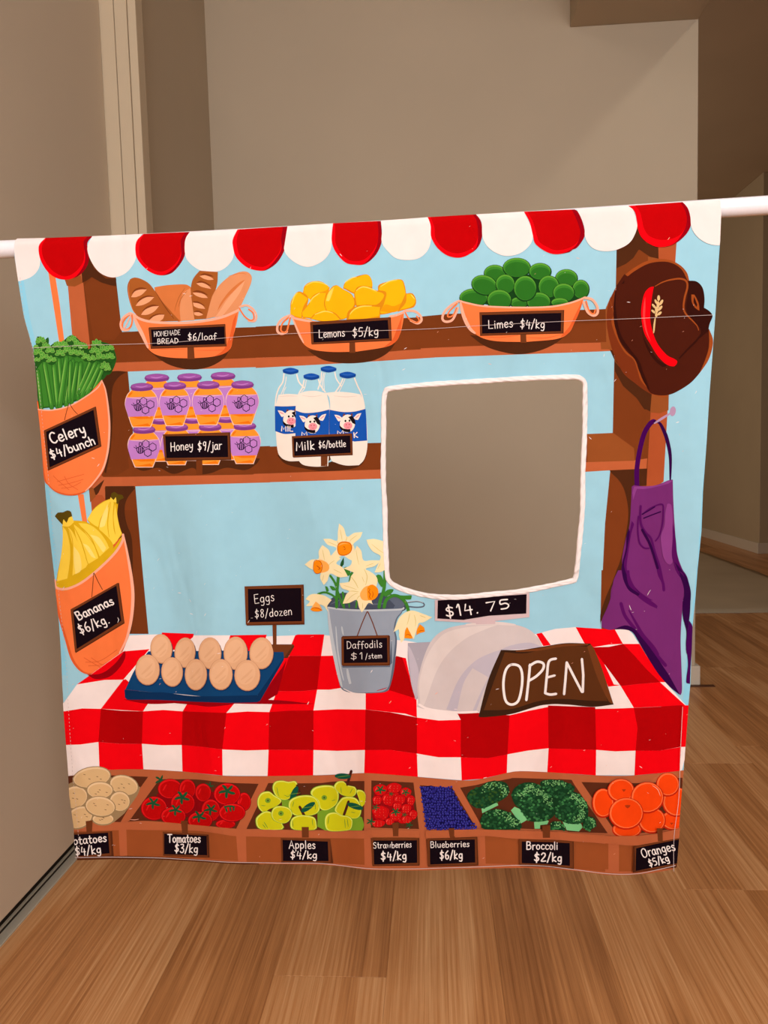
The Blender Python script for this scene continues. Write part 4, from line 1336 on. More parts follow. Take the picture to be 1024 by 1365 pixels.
    for x, y, w in ((190,178,106),(405,170,98),(622,165,102),(845,162,106)): s += jar(x, y, w, 66, True, True, 0.98)
    s += '''SUB price_sign
s dw 545,640! 585,640! 585,745! 545,745!
p frs 332,482 765,468 772,648 345,656
p fr 328,482 756,470 764,642 342,650
p bk 344,494 748,490 752,630 352,636
t ch 56 5.5 3 380,592 525,580 Honey
t ch 56 5.5 3 555,590 712,580 $9/jar'''.split('\n')
    draw('\n'.join(s))
honey()
def milk():
    s = '''PART milk_bottles
F 340 470 5.12
SUB shade
s sw 150,700! 210,760 330,790 450,808 620,800 720,770 765,700! 500,700'''.split('\n')
    def cow(x, y, r=1.0):
        a = 's mk %d,%d! %d,%d %d,%d %d,%d! %d,%d %d,%d'
        q = ['s mk %d,%d! %d,%d %d,%d! %d,%d' % (x-90,y-38, x-60,y-34, x-35,y-15, x-60,y+8),
             's mk %d,%d! %d,%d %d,%d! %d,%d' % (x+95,y-50, x+65,y-42, x+40,y-15, x+70,y-2),
             'b pk 8 %d,%d %d,%d' % (x-80,y-28, x-48,y-12), 'b pk 8 %d,%d %d,%d' % (x+82,y-38, x+54,y-14),
             's hn %d,%d! %d,%d %d,%d! %d,%d!' % (x-34,y-28, x-26,y-46, x-16,y-44, x-18,y-24),
             's hn %d,%d! %d,%d %d,%d! %d,%d!' % (x+20,y-28, x+26,y-48, x+34,y-46, x+34,y-26),
             'e mk %d,%d,52,62,8' % (x,y+22), 's ck %d,%d! %d,%d %d,%d %d,%d! %d,%d %d,%d' % (x+5,y-22, x+28,y-32, x+50,y-5, x+55,y+30, x+34,y+18, x+20,y-4),
             's ck %d,%d! %d,%d %d,%d! %d,%d %d,%d %d,%d' % (x-56,y+30, x-30,y+55, x+20,y+60, x+20,y+80, x-20,y+78, x-50,y+58),
             'e pk %d,%d,30,25,0' % (x+3,y+36), 'e ck %d,%d,7,8,0 %d,%d,7,8,0' % (x-14,y+4, x+14,y+2), 'e da5 %d,%d,3,5,0 %d,%d,3,5,0' % (x-8,y+30, x+12,y+28),
             'b da5 3 %d,%d %d,%d %d,%d' % (x-8,y+44, x+4,y+50, x+14,y+43)]
        return q
    def bottle(lid, path, lab, cw, cowxy=None, txt=None):
        q = ['SUB milk_bottle+']
        q += path
        q += lab
        if cowxy: q += cow(*cowxy)
        if txt: q += [txt]
        x, y, a = lid
        q += ['s bl2 %d,%d %d,%d %d,%d %d,%d %d,%d %d,%d' % (x-a,y-10, x,y-24, x+a,y-8, x+a,y+8, x,y+22, x-a+2,y+8),
              's bl %d,%d %d,%d %d,%d %d,%d' % (x-a+2,y-9, x,y-23, x+a-2,y-7, x,y+6), 'b bl3 6 %d,%d %d,%d %d,%d' % (x-35,y-6, x,y-2, x+36,y-8)]
        return q
    s += bottle((502,114,54), ['l mk 8 455,135 452,180 442,215 430,250','l mk 5 470,140 460,200 462,260','l mk 8 545,135 556,180 590,230','l mk 4 478,140 470,190 474,255'], [], 0)
    s += bottle((243,127,54), ['s mk 160,288! 220,282 300,286! 320,560 300,740! 230,740 175,712 150,640 140,400', 'b mk2 5 165,300 230,296 290,298',
        'l mk 9 198,145 190,200 162,245 145,300 138,370', 'l mk 5 214,165 205,220 178,285', 'l mk 4 212,235 200,258 192,282', 'l mk 9 285,150 300,200 335,240'],
        ['s bl 136,365! 200,367 282,364! 282,550! 200,555 138,535!'], 0, (245,432), 't mk 34 7 -2 180,535 262,538 MIL')
    s += bottle((385,165,54), ['s mk 300,280! 350,264 420,262 490,280! 512,400 510,600 500,775! 400,778 320,760 290,700 280,560 282,400', 'b mk2 5 320,292 390,300 460,290',
        'l mk 9 335,188 325,235 300,280 286,340 280,420', 'l mk 5 350,190 340,240 318,270', 'l mk 9 435,185 445,220 480,270', ],
        ['s bl 278,395! 340,412 430,406 508,388! 505,575! 400,590 276,570!'], 0, (392,468), None)
    s += bottle((633,154,56), ['s mk 480,275! 560,268 640,272 720,285! 745,350 760,450 768,560 765,660 745,730 710,768! 620,770 550,750 515,720 508,560 512,330', 'b mk2 6 540,295 620,302 700,296',
        'l mk 9 600,180 580,225 548,272', 'l mk 5 615,180 600,215 572,272','l mk 9 680,175 700,225 730,290 748,370', 'p sky 496,752 520,725 526,742'],
        ['s bl 510,390! 600,405 680,402 755,384! 762,480 766,600! 680,607! 510,570!'], 0, (632,462), 't mk 34 7 -2 676,580 706,578 K')
    s += ['b bl2 4 510,395 508,570', 't mk 30 6 -2 562,565 612,560 M', 't mk 30 6 -2 318,572 362,570 M']
    s += '''SUB price_sign
s fr 450,705! 496,705! 494,775! 450,775!
s frs 255,575! 665,552! 668,700! 262,716!
s fr 252,570! 660,550! 664,692! 258,712!
p bk 264,584 650,566 654,684 270,704
t ch 58 7 2 282,668 410,658 Milk
t ch 46 5 0 436,652 622,642 $6/bottle'''.split('\n')
    draw('\n'.join(s))
milk()
''' '''

draw('''
PART check_tablecloth
F 0 0 1
p cream 173,846.6 219,845 259,846.6 312,846.6 356,848 394,846.6 433,846.4 541,853.7 560,857 640,850 714.7,844.8 740,838 766,835.7 802.5,838 819,839 836,838 843,844 850,855 861,872.5 880,899 887,909 913.6,939 920,943 930,943 908,1030 906,1027 846,1033 794.5,1033 729,1028.8 693.8,1027.4 675.8,1029.8 643,1037.6 615.6,1039.7 557,1035 520,1032 486,1030 448,1032 417.6,1033 344,1034 297,1033.4 243.7,1028 191.7,1025 147,1025.7 128,1030 91,1034 70,1034 70,948 86,936 103,912 164,868
# table top, far row
SUB check_square+
p red 216,843 259,844.6 258,849 236,866 214,866
SUB check_square+
p red 307,846.6 355.6,845.8 348,870 300,870
SUB check_square+
p red 393.7,846.6 397,845.5 432.7,845.4 428.5,874 384,874 381,877
SUB check_square+
p red 714.7,844.8 722,843 734,859.6 724,861
SUB check_square+
p red 767.5,835.7 802.5,838 820,839 830.5,858 812,859 791,862.5 779,857
# middle row
SUB check_square+
p red 103,912 164.7,868 199.5,865 164.7,905.7 140,906
SUB check_square+
p red 380.5,876 386,874 369,921 362,921 340,921 345,900 376,870
SUB check_square+
p redc 386,874 428,874 423,919 400,921 369,921
SUB check_square+
p red 428,874 446,873.6 460,916 440,919 423,919
SUB check_square+
p redc 528,874 536,876 555,930.5 520,924 510,916
SUB check_square+
p red 536,876 541,877 546,900 556,930.7 555,931
SUB check_square+
p red 789,862.5 798,868 818.5,912 827.5,913 811,915 792,872
SUB check_square+
p redc 789.4,862.5 812,862 830.5,858 845,873 862,892 880,909 856,911 827.5,914
SUB check_square+
p red 830.5,858 852.4,858 861,872.5 887,909 880,909 862,892 845,873
# near row
SUB check_square+
p red 164.7,905.7 168,905 200,934 191,947.8 134.8,944.5
SUB check_square+
p red 252,934 312,938 302,950 275,950 244,947.8
SUB check_square+
p red 369,921 400,921 423,919 418,946.6 359,949
SUB check_square+
p red 487.8,922 520,920 555.2,931 555.8,956 540,951 487.8,945.4
SUB check_square+
p red 827.5,914 856,911 880,909 913.6,940 880,941.5 845,943
# the drop
SUB check_square+
p red 86.6,947.8 110,944 134.8,944.5 131.5,988.7 108,992 89,992.6 80,992 78,948
SUB check_square+
p redc 134.8,944.5 162,947 191,947.8 189.6,991 160,991 131.5,988.7
SUB check_square+
p red 191,947.8 218,946 244,947.8 242.7,992.6 216,993 189.6,991
SUB check_square+
p redc 244,947.8 270,949 302,950 296.5,998.6 270,995 242.7,992.6
SUB check_square+
p red 302,950 330,948 359,948.8 358,999 328,1000 296.5,998.6
SUB check_square+
p redc 359,948.8 388,947 418,946.6 418,999.3 388,999 358,999
SUB check_square+
p red 418,946.6 450,945 487.8,945.4 487,999.3 450,1000.5 418,999.3
SUB check_square+
p redc 487.8,945.4 520,949 555.8,956 555.8,1004 520,999 487,999.3
SUB check_square+
p red 555.8,956 585,960 614.4,959 614.4,1009 585,1009 555.8,1004
SUB check_square+
p redc 608,947 640,950 679.5,953 676.6,1005 650,1010 614.4,1009 614.4,959
SUB check_square+
p red 679.5,953 705,947 732,941.6 730.8,997 704,1000 676.6,1005
SUB check_square+
p redc 730,940 760,941 793.8,942 795,999 762,998 730.8,997
SUB check_square+
p red 793.8,944.5 820,944 845,943 850,970 847.4,1000 820,1001 795,999
SUB check_square+
p redc 845,943 880,941.5 909.5,939.5 907,995 880,1000 847.4,1000 850,970
SUB check_square+
p red 909.5,939.5 930,940 930,995 907,995
SUB check_square+
p red 131.5,988.7 160,991 189.6,991 191.7,1025 147,1025.7 133,1027
SUB check_square+
p red 242.7,992.6 270,995 296.5,998.6 297,1033.4 243.7,1028
SUB check_square+
p red 358,999 388,999 418,999.3 417.6,1033 388,1034 356.6,1034
SUB check_square+
p red 487,999.3 520,999 555.8,1004 557,1035 520,1032 486,1030
SUB check_square+
p red 614.4,1009 650,1010 676.6,1005 675.8,1029.8 643,1037.6 615.6,1039.7
SUB check_square+
p red 730.8,997 762,998 795,999 794.5,1033 729,1028.8
SUB check_square+
p red 847.4,1000 880,1000 908,995 906,1027 880,1030 846,1033
F 50 650 5.12
s reds 600,1110! 600,1160 560,1230 490,1290 400,1305 340,1275! 440,1265 530,1200
F 0 0 1
p reds 370,925 382,880 376,890 352,922 345,934 355,934
s reds 165,932! 200,938 250,936! 340,938 420,938! 345,932
PART egg_crate
F 160 760 3.938
s nv 150,425! 300,425! 600,420! 858,428! 862,460! 720,655! 500,665 300,648 180,640 30,625! 80,520
s nv2 25,625! 180,640 230,640 400,660 600,658 720,655! 718,692! 560,695 400,690 200,680 40,678 28,668!
p nv2 720,655 862,455 860,470 735,685 718,692
s reds 30,680! 160,690 380,690 560,695! 600,700 480,715 380,705 200,690
SUB egg
''')
def eggs():
    s = ['PART egg_crate', 'F 160 760 3.938', 'SUB egg']
    for x, y, a, b, r in [(218,412,58,78,-6),(343,432,56,80,4),(474,435,60,84,0),(607,435,63,88,0),(742,435,64,84,2),(146,522,64,81,0),(275,533,58,78,-3),(401,547,59,83,0),(531,546,61,82,0),(668,551,68,82,0)]:
        s.append('SUB egg+')
        s.append('e nv2 %d,%d,%d,%d,%d' % (x+2, y+6, a+2, b, r))
        s.append('e eg3 %d,%d,%d,%d,%d' % (x, y, a, b, r))
        s.append('e eg %d,%d,%d,%d,%d' % (x, y-2, a-3, b-3, r))
        s.append('e eg2 %d,%d,%d,%d,%d' % (x-a*0.1, y-b*0.12, a*0.72, b*0.72, r+20))
        s.append('b eg 12 %d,%d %d,%d %d,%d' % (x-a*0.5, y+b*0.3, x, y-b*0.05, x+a*0.4, y-b*0.4))
        s.append('b eg 9 %d,%d %d,%d' % (x-a*0.2, y+b*0.5, x+a*0.45, y+b*0.05))
    s.append('''SUB price_sign
p fr 800,280 822,280 822,392 803,392
p fr 795,388 912,388 905,408 880,460 862,460 858,428 806,428
p frs 862,460 885,425 912,390 915,400 880,460
s frs 656,86! 966,74! 970,284! 664,290!
s fr 653,84! 960,74! 968,275! 660,285!
p bk 670,98 952,92 956,266 674,272
t ch 48 3.4 2 706,175 812,160 Eggs
t ch 42 3.4 2 708,250 906,232 $8/dozen''')
    draw('\n'.join(s))
eggs()
draw('''
PART cash_register
F 530 760 3.303
SUB body
s cr3 45,320! 145,315! 140,360! 95,560! 80,570! 60,500 45,400
s cr4 45,330! 60,500! 80,570! 100,520! 90,430 60,350
s cr1 90,580! 88,500 110,400 150,310 210,260 300,238 420,232 520,240 580,262 620,300 640,340! 460,352! 360,622! 270,625 130,612 85,600!
s cr2 100,590! 95,500 120,400 165,320 220,272 320,248 440,240! 380,262 300,300 220,370 170,450 130,560 112,600!
s cr4 455,352! 420,360 340,400 270,480 215,612! 280,625 345,620! 400,480 458,352!
s cr4 440,356! 500,330 580,318 640,338! 560,345 460,352!
s cr1 330,430! 290,500 262,618! 330,620! 365,540 400,470!
l cream 10 95,590 130,608 200,620 270,625 350,622
b cr2 14 300,238 420,232 520,240
SUB price_display
s cr5 165,130! 580,98! 580,206! 350,232! 165,222!
s cr5 345,225! 430,220! 430,236! 345,238!
p bk 178,132 568,105 566,190 400,200 290,218 176,212
t ch 48 6 -4 216,206 362,186 $14.
t ch 40 6 -4 392,180 500,166 75
SUB
PART open_sign
F 530 760 3.303
s os2 455,350! 540,350 640,335 740,320 850,322! 900,440 952,590! 860,600 740,590 640,592 500,632 380,646 357,642! 400,480
s os 472,360! 560,365 660,342 760,332 835,335! 880,440 925,575! 840,572 720,565 620,575 500,610 380,615! 420,500
s os3 850,325! 865,345 900,430 950,585! 930,575 880,470 835,335!
b os3 12 520,356 620,348 720,330 840,326
b os2 14 370,630 500,618 620,588 740,580 860,590 945,588
c ch 11 500,415 476,440 466,500 475,570 500,590 530,575 545,520 548,460 535,422
l ch 11 582,415 575,490 566,570
l ch 11 580,420 612,402 640,410 638,435 610,465 578,485
l ch 11 695,388 665,400 656,460 648,540
l ch 10 660,470 690,462
l ch 11 648,540 670,546 696,543
k ch 11 732,544 738,480 744,405
k ch 11 744,405 778,470 812,534
k ch 11 816,534 818,460 812,390
PART apron
F 780 530 5.056
SUB neck_loop
l apl 32 350,590 350,480 370,350 400,240 440,175 465,160
b ap4 26 462,160 500,170 530,220 555,290 575,400 575,560
SUB nail
b nail 16 465,175 520,140 585,100
e nail 592,92,20,33,8
SUB apron_cloth
s ap 315,600! 330,590! 400,598 480,590 560,558 592,552! 596,700 605,860 620,1040 650,1140 690,1220 708,1300! 710,1365! 170,1365! 180,1280 210,1220 250,1160 250,1080 275,950 300,860 310,720
F 780 760 5.689
s ap 250,0! 215,80 205,170 170,280 130,370 125,430! 180,450 230,445 320,420 370,470 420,560 480,660 560,780 640,860 725,945! 735,900 730,700 725,520 735,330 745,200 760,80 700,0!
F 780 530 5.056
s ap2 330,600! 320,640! 325,690! 340,640 350,615! 430,612 560,580! 595,558! 560,562 480,592
s ap2 555,715! 580,720 592,800 590,900 600,1000 590,1110 560,1120 530,1080 515,1000 512,930 535,860 540,780
s ap3 315,830! 330,850 310,920 290,1050 280,1150 300,1220 350,1290 420,1345 460,1365! 400,1365! 300,1290 260,1220 245,1160 260,1080 290,950
s ap4 295,880! 300,920 280,1040 262,1130 300,1230 370,1320 350,1335 280,1260 250,1180 252,1110 275,1020 280,930
s ap3 595,850! 612,950 620,1050! 640,1130 690,1210 705,1300! 680,1260 620,1180 600,1120 585,1060 590,960
s ap4 605,1105! 650,1160 690,1220 712,1300 712,1365! 670,1365! 665,1280 640,1200
l ap3 15 375,730 372,800 380,860 410,910 445,950 470,1040 500,1130 520,1220 532,1290
l ap4 17 385,890 430,970 460,1050 490,1150
l ap3 11 360,800 355,880 365,970 395,1010 430,1015
l ap3 10 390,785 440,745 520,718 527,780 520,860 500,930 475,965
l ap4 8 395,812 450,790 510,768
l ap4 8 385,785 430,760 470,735
F 780 760 5.689
s ap3 335,0! 345,60 400,160 480,215 550,270 545,290! 480,260 400,200 330,110 310,0!
s ap4 280,0! 300,60 345,130 415,180 400,195! 330,150 290,70
l ap3 22 555,0 565,40 590,90 598,150
s ap3 690,0! 740,20 770,100 740,60
s ap4 710,0! 760,60 795,140 800,200 795,330 780,440 770,540 770,640! 765,560 768,460 742,350 740,250 755,150
s apl 790,380! 815,430 812,560 800,720 795,860! 770,855 768,820 780,720 775,640 765,600 775,480
l ap3 26 272,252 300,340 350,410 400,470 470,550 550,650 610,720
b ap3 22 330,300 380,390 440,490 520,580 560,640
s ap4 225,445! 270,425 320,418 380,450 430,510 480,570 560,680 600,740 640,800 720,945! 640,880 560,790 500,700 440,600 400,530 360,470 310,450
b ch 3 472,190 485,165 498,148
b ch 4 335,265 342,285 350,302
PART daffodil_bucket
F 390 690 5.12
SUB ladle
s g4 580,520! 620,510 700,530 760,560 780,600 750,640 600,640
s g3 640,560 700,540 750,565 765,600 720,620 660,615
l g3 10 780,580 850,572 895,585 895,605 850,612 785,606
l g2 4 780,576 850,568 890,580
l g2 7 610,610 615,560 640,535 700,528
SUB bucket
s g4 245,565! 330,515 430,520 520,530 590,520 640,540 700,600! 640,630 245,620
b g3 12 260,590 340,560 430,570 540,590 640,585
s g3 240,610! 450,628 760,612! 745,650 715,690 700,760 712,830 705,930 690,1050 665,1150 640,1185 560,1195 420,1195 340,1170 315,1100 290,980 265,850 245,720
s g1 240,615! 450,632 755,618! 740,645 705,690 690,760 700,830 690,930 675,1050 655,1150 620,1182 560,1190 420,1192 345,1165 325,1100 300,980 275,850 255,720
b g2 24 245,620 255,720 275,850 295,960 322,1090 340,1155
l g2 12 245,612 340,625 480,632 620,630 740,625 758,615
b g2 12 298,740 310,900 330,1020 352,1110
b g2 12 338,740 345,780 350,800
s g2 370,1030! 382,1030! 405,1130! 390,1135! 375,1080
b redc 6 575,1180 610,1170 645,1158
b cream 6 350,1165 420,1195 500,1198
SUB daffodil_stem
l st 20 302,610 306,500 315,400
l st 15 260,395 290,440 310,500 330,560 355,615
l st 14 175,520 220,508 270,525 300,550
s st 225,465 240,470 250,500 235,505
s st 255,465 285,470 300,495 275,495
l st 16 350,600 350,540 345,510
l st 15 390,440 400,390 425,355 455,348
s st 352,340 380,340 398,385 380,400 358,370
s st2 350,270! 350,320 325,345! 328,310
l st 22 590,610 600,560 625,480 632,360
s st 570,395 600,390 620,430 615,475 590,450
s st 620,520 650,490 690,490 670,520 630,540
l st 22 625,610 640,560 690,530 740,545 775,585 792,638
s st 710,530 770,530 815,530 810,555 760,555
l st 10 390,610 385,560
l st 12 435,612 440,570
b g3 8 318,610 326,570
SUB daffodil+
s da 210,145! 260,145 305,158 310,100 318,40! 350,70 372,130 420,105 478,98! 460,140 415,180 425,210 415,260 420,300! 380,280 350,260 320,270 290,310 250,280 300,210 240,185
b da2 4 240,165 290,185 305,195
b da2 4 325,80 335,130 340,160
b da2 5 305,158 320,190 335,200
b da2 5 372,130 368,150 362,165
b da2 5 415,180 408,195 400,200
b da2 4 440,120 400,150 390,170
s da3 305,200 320,170 355,162 395,172 408,205 395,240 355,260 315,250
s da4 312,195! 340,172 390,180! 350,180
b da5 4 345,205 352,195 360,210
b da5 4 350,220 365,212
c da5 3 308,205 320,175 355,166 392,176 404,205 392,238 355,256 318,246
SUB daffodil+
s da 85,318! 130,285 180,278 180,230 205,185! 250,220 270,270 330,275 300,310 345,340 380,400! 320,405 260,380 240,430 215,458! 190,410 190,370 130,350
b da2 4 205,215 215,260 220,290
b da2 4 290,290 260,310 250,325
b da2 4 280,350 320,370 340,380
b da2 4 205,430 215,390
s da4 175,290 220,295 252,325 245,360 200,375 170,370
s da3 148,300 165,288 195,295 205,330 195,370 165,380 145,355
c da5 3 148,300 165,288 192,300 205,330 195,370 165,380 145,355
b da5 5 165,325 190,345 175,352
SUB daffodil+
s da 410,260 440,190! 470,225 485,290 540,290 605,290! 560,330 500,350 560,400 570,470! 500,440 430,380 350,345! 400,320
b da2 4 435,220 445,280 455,320
b da2 4 555,310 500,330
SUB daffodil+
s da 505,150! 560,145 620,160 640,160! 640,350! 600,370 560,372! 590,300 600,260 550,230 520,190
b da2 4 540,180 590,220 620,240
b da2 4 580,350 600,310
SUB daffodil+
s da 322,445! 390,435 400,400 440,360 490,350 550,380 580,420 570,480! 540,560 550,590! 520,580 500,610 475,645! 455,610 440,560 390,580 345,585! 370,520 390,500 340,480
b da2 4 350,460 400,475 440,490
b da2 6 400,400 430,440 450,480
b da2 6 490,350 510,400 500,460
b da2 5 390,500 420,500 455,505
b da2 5 440,560 450,540 465,530
b da2 4 370,570 410,530 450,510
b da2 4 475,400 490,440
b da2 4 480,620 480,580
s da4 462,520 490,475 530,465 540,520 530,560 480,560
s da3 515,470 545,455 580,480 585,520 560,555 520,560 510,510
b da5 5 520,480 530,490 520,505 532,520 525,540 540,555
b da5 4 545,500 550,520 545,545
SUB daffodil+
s da 90,555! 120,525 160,518 220,530 270,560! 240,600 245,640! 215,600 180,590 150,600 140,600! 95,600 120,570
s da4 160,570! 185,590 205,625! 170,610 125,622!
s da3 122,625! 150,610 180,612 208,630! 180,638 140,636
b da5 4 130,620 150,612 180,618 200,628
SUB daffodil+
s da 688,780! 710,720 730,680 770,645 820,632 880,650 955,678! 900,710 860,720 850,760 825,830! 800,790 770,760 765,820 740,852! 725,800 730,760
s da3 762,820! 768,770 790,730! 815,770 820,820 790,822
s da3 845,800! 850,760 870,725! 900,750 905,775 870,785
s da 740,680! 790,650 850,660 860,720 825,828! 795,770 770,740 740,850! 725,760
b da5 4 770,800 790,795 810,805
b da5 4 860,775 880,768 900,772
b da2 5 800,650 790,700 780,730
b da2 5 830,660 840,700 838,740
b da2 5 870,665 910,680
SUB price_sign
l fr 7 510,640 480,710 443,808
l fr 7 515,640 545,710 578,802
s g3 340,1010! 660,1010! 680,990! 675,820! 665,1018! 345,1022!
s frs 336,816! 345,806! 655,800! 664,806! 664,1004! 656,1008! 346,1010! 338,1002!
s fr 336,814! 650,800! 658,998! 340,1004!
p bk 352,826 645,818 648,986 354,990
t ch 50 4 0 375,893 612,884 Daffodils
t ch 44 4 0 400,965 490,962 $1
t ch 36 3.4 0 500,962 612,955 /stem
PART produce_bins
F 0 0 1
SUB bin_rim
s brm 88,1033! 91,1034! 128,1029! 147,1025.7 191.7,1025 243.7,1028 297,1033.4 344,1034 417.6,1033 448,1032 486,1030 520,1032 557,1035 615.6,1039.7 643,1037.6 675.8,1029.8 693.8,1027.4 729,1028.8 794.5,1033 846,1033 906,1027 915,1024! 915,1175! 88,1175!
SUB bin_front
F 85 1010 3.938
p bf 20,385 290,378 296,520 60,525
p bf 330,375 700,380 905,408 915,540 700,525 335,520
p bf 955,408 1100,410 1100,560 965,548
p frs 60,520 330,512 560,520 900,545 1024,552 1024,575 60,560
F 325 1015 5.689
p bf 15,565 290,568 660,575 915,578 920,780 600,765 20,765
F 480 1020 5.689
p bf 88,540 450,540 455,750 95,755
p bf 510,540 888,530 900,745 515,755
F 600 1020 5.12
p bf 238,472 460,490 840,500 1050,520 1060,725 840,700 560,675 244,668
F 740 1015 5.689
p bf 148,590 405,610 405,815 150,800
p bf 485,620 600,620 940,560 935,770 700,830 485,830
SUB bin_inside
F 85 1010 3.938
s bi 10,95! 120,88! 250,90! 445,98! 405,155 385,190! 300,335! 160,335! 20,350!
s bi 505,110! 700,112 850,128 1022,135! 905,370! 700,350 470,330 345,330!
s bi 1040,205! 1060,370! 960,372!
F 325 1015 5.689
s bi 185,160! 400,162 580,160 700,148 918,145! 915,520! 400,515 20,505!
F 480 1020 5.689
p bi 88,112 405,128 448,480 85,470
s bi 455,148! 700,168! 875,462! 740,465 505,475!
s bi 760,168! 830,160! 1024,110! 1024,470! 930,470!
F 600 1020 5.12
s bi 70,150! 250,120 400,90 470,84 830,98! 1000,400 1020,458! 830,445 500,430 230,422!
F 740 1015 5.689
p bi 120,135 400,540 100,530 20,500 20,130
s bi 200,152! 500,160 780,155 945,120! 965,120! 960,500! 600,545 470,548!
PART potato_bin
F 85 1010 3.938
SUB potato
s po2 60,120! 240,90! 300,150! 405,150! 385,200 320,290! 262,338! 160,338! 120,320! 0,370! 0,150!
''')
def potatoes():
    s = ['PART potato_bin', 'F 85 1010 3.938', 'SUB potato']
    for x, y, a, b, r in [(60,205,66,56,-20),(318,142,74,50,15),(150,100,96,52,-10),(85,310,70,52,-30),(208,318,54,28,0),(296,226,52,50,10),(192,167,66,42,0),(194,252,76,50,8)]:
        s.append('SUB potato+')
        s.append('e po2 %d,%d,%d,%d,%d' % (x, y+2, a+6, b+6, r))
        s.append('e po3 %d,%d,%d,%d,%d' % (x, y, a, b, r))
        s.append('e po %d,%d,%d,%d,%d' % (x+1, y+4, a-5, b-6, r))
        for k in range(4):
            q = random.Random(x*7+k)
            ex, ey = x+q.uniform(-0.5, 0.5)*a, y+q.uniform(-0.4, 0.5)*b
            s.append('l po4 3 %.0f,%.0f %.0f,%.0f' % (ex, ey, ex+8, ey+2))
    s.append('''SUB price_sign
s fr 118,330! 154,325! 150,400! 124,402!
s frs 40,395! 255,382! 264,516! 50,524!
p fr 40,392 245,382 252,510 50,522
p bk 40,402 234,390 242,498 50,516
t ch 42 6 0 26,458 228,436 Potatoes
t ch 44 6 0 66,512 200,496 $4/kg
PART tomato_bin
SUB tomato''')
    def leaf(x, y, r, rot=0):
        q = []
        for k in range(5):
            a = math.radians(rot+k*72)
            q.append('b to4 %d %.0f,%.0f %.0f,%.0f %.0f,%.0f' % (r*0.36, x, y, x+r*0.55*math.cos(a+0.12), y+r*0.5*math.sin(a+0.12), x+r*math.cos(a), y+r*0.85*math.sin(a)))
        return q
    s.append('s to3 490,190! 560,150 700,160 800,180 960,200! 960,260 900,340! 800,330 600,300 500,270')
    s += leaf(510,115,32) + leaf(765,145,26)
    for x, y, a, b, lf in [(560,160,62,50,0),(652,162,42,50,0),(735,180,40,46,0),(945,228,34,46,0),(858,188,66,56,(858,172,44)),(850,345,48,22,0),(476,262,66,60,(472,235,38)),(628,235,62,56,(625,205,42)),(775,272,46,56,(775,268,36)),(720,325,62,44,(716,305,38)),(578,302,64,46,(590,270,36)),(884,284,66,46,0)]:
        s.append('SUB tomato+')
        s.append('e to3 %d,%d,%d,%d,0' % (x, y+1, a+4, b+4))
        s.append('e to2 %d,%d,%d,%d,0' % (x, y, a, b))
        s.append('e to %d,%d,%d,%d,0' % (x+3, y+3, a-6, b-6))
        s.append('b to2 8 %d,%d %d,%d' % (x-a*0.6, y+b*0.2, x-a*0.3, y-b*0.45))
        if lf: s += leaf(*lf, rot=20)
    s += ['l to4 9 845,255 870,250 895,255', 'b to4 10 850,255 855,270 858,283', 'b to4 10 872,252 875,265 878,280', 'b to4 10 890,255 892,268 893,275']
    s.append('s bi 340,330! 470,330! 640,345! 850,372! 860,385! 340,345!')
    s.append('PART produce_bins\nSUB bin_rim\ns brm 345,332! 470,330 700,350 905,370! 1024,372! 1024,405! 905,408 700,380 330,372 290,340')
    s.append('''PART tomato_bin
SUB price_sign
b orl 3 350,320 375,322 398,318
s fr 618,328! 655,326! 656,398! 626,398!
SUB price_sign
s frs 525,385! 765,400! 770,520! 530,512!
p fr 522,384 755,398 762,516 524,510
p bk 530,394 755,406 758,508 530,502
t ch 42 6 0 548,440 724,440 Tomatoes
t ch 44 6 0 585,490 710,496 $3/kg
PART apple_bin
F 325 1015 5.689
SUB apple''')
    def stalk(x0, y0, x1, y1, lx, ly, ang):
        return ['l al5 20 %d,%d %d,%d' % (x0, y0, x1, y1), 'e al4 %d,%d,62,22,%d' % (lx, ly, ang), 'b al3 3 %d,%d %d,%d' % (lx-50, ly+8, lx+50, ly-6)]
    s.append('SUB apple_shadow+\ns al3 290,280! 350,290! 340,350! 290,330!')
    s.append('SUB apple_shadow+\ns al3 560,375! 700,340! 900,420! 915,480 900,520! 620,520! 560,490!')
    def apple(pts, dark, lines=(), core=None, extra=()):
        q = ['SUB apple+', 's al3 '+' '.join(pts)]
        xs = [tuple(float(t) for t in p.strip('!').split(',')) for p in pts]
        cx = sum(p[0] for p in xs)/len(xs); cy = sum(p[1] for p in xs)/len(xs)
        def sc(k, dx=0, dy=0): return ' '.join('%.0f,%.0f' % (cx+(p[0]-cx)*k+dx, cy+(p[1]-cy)*k+dy) for p in xs)
        q.append('s al2 '+sc(0.955)); q.append('s al '+sc(0.88, 2, 4))
        if core: q += ['e al3 %d,%d,22,20,0' % core, 'e al6 %d,%d,11,11,0' % core, 'e al5 %d,%d,5,6,0' % core]
        for l in lines: q.append('b al6 5 '+l)
        return q+list(extra)
    s += apple(['215,200','235,150','290,140','340,150','395,145','410,190','380,250','320,290','250,270'], 0, ['250,190 260,240 270,262','305,250 340,262 360,235'])
    s += apple(['100,290','130,235','190,222','230,250','290,290','250,335','190,360','150,385','110,350'], 0, ['130,330 165,332'], (182,292))
    s += stalk(405,180,432,260,382,240,-65)
    s += apple(['340,300','400,260','490,250','550,270','580,320','570,380','500,410','400,410','345,370'], 0, ['380,300 370,340','540,300 545,360'])
    s += apple(['505,240','530,195','600,175','680,180','720,220','725,280','700,330','630,370','580,355','560,290'], 0, ['670,295 700,285'], (612,270))
    s += apple(['685,190','710,150','760,145','790,175','850,190','862,230','830,265','760,255','720,230'], 0, ['740,190 745,235','810,240 830,200'])
    s += stalk(820,70,790,172,755,108,2)
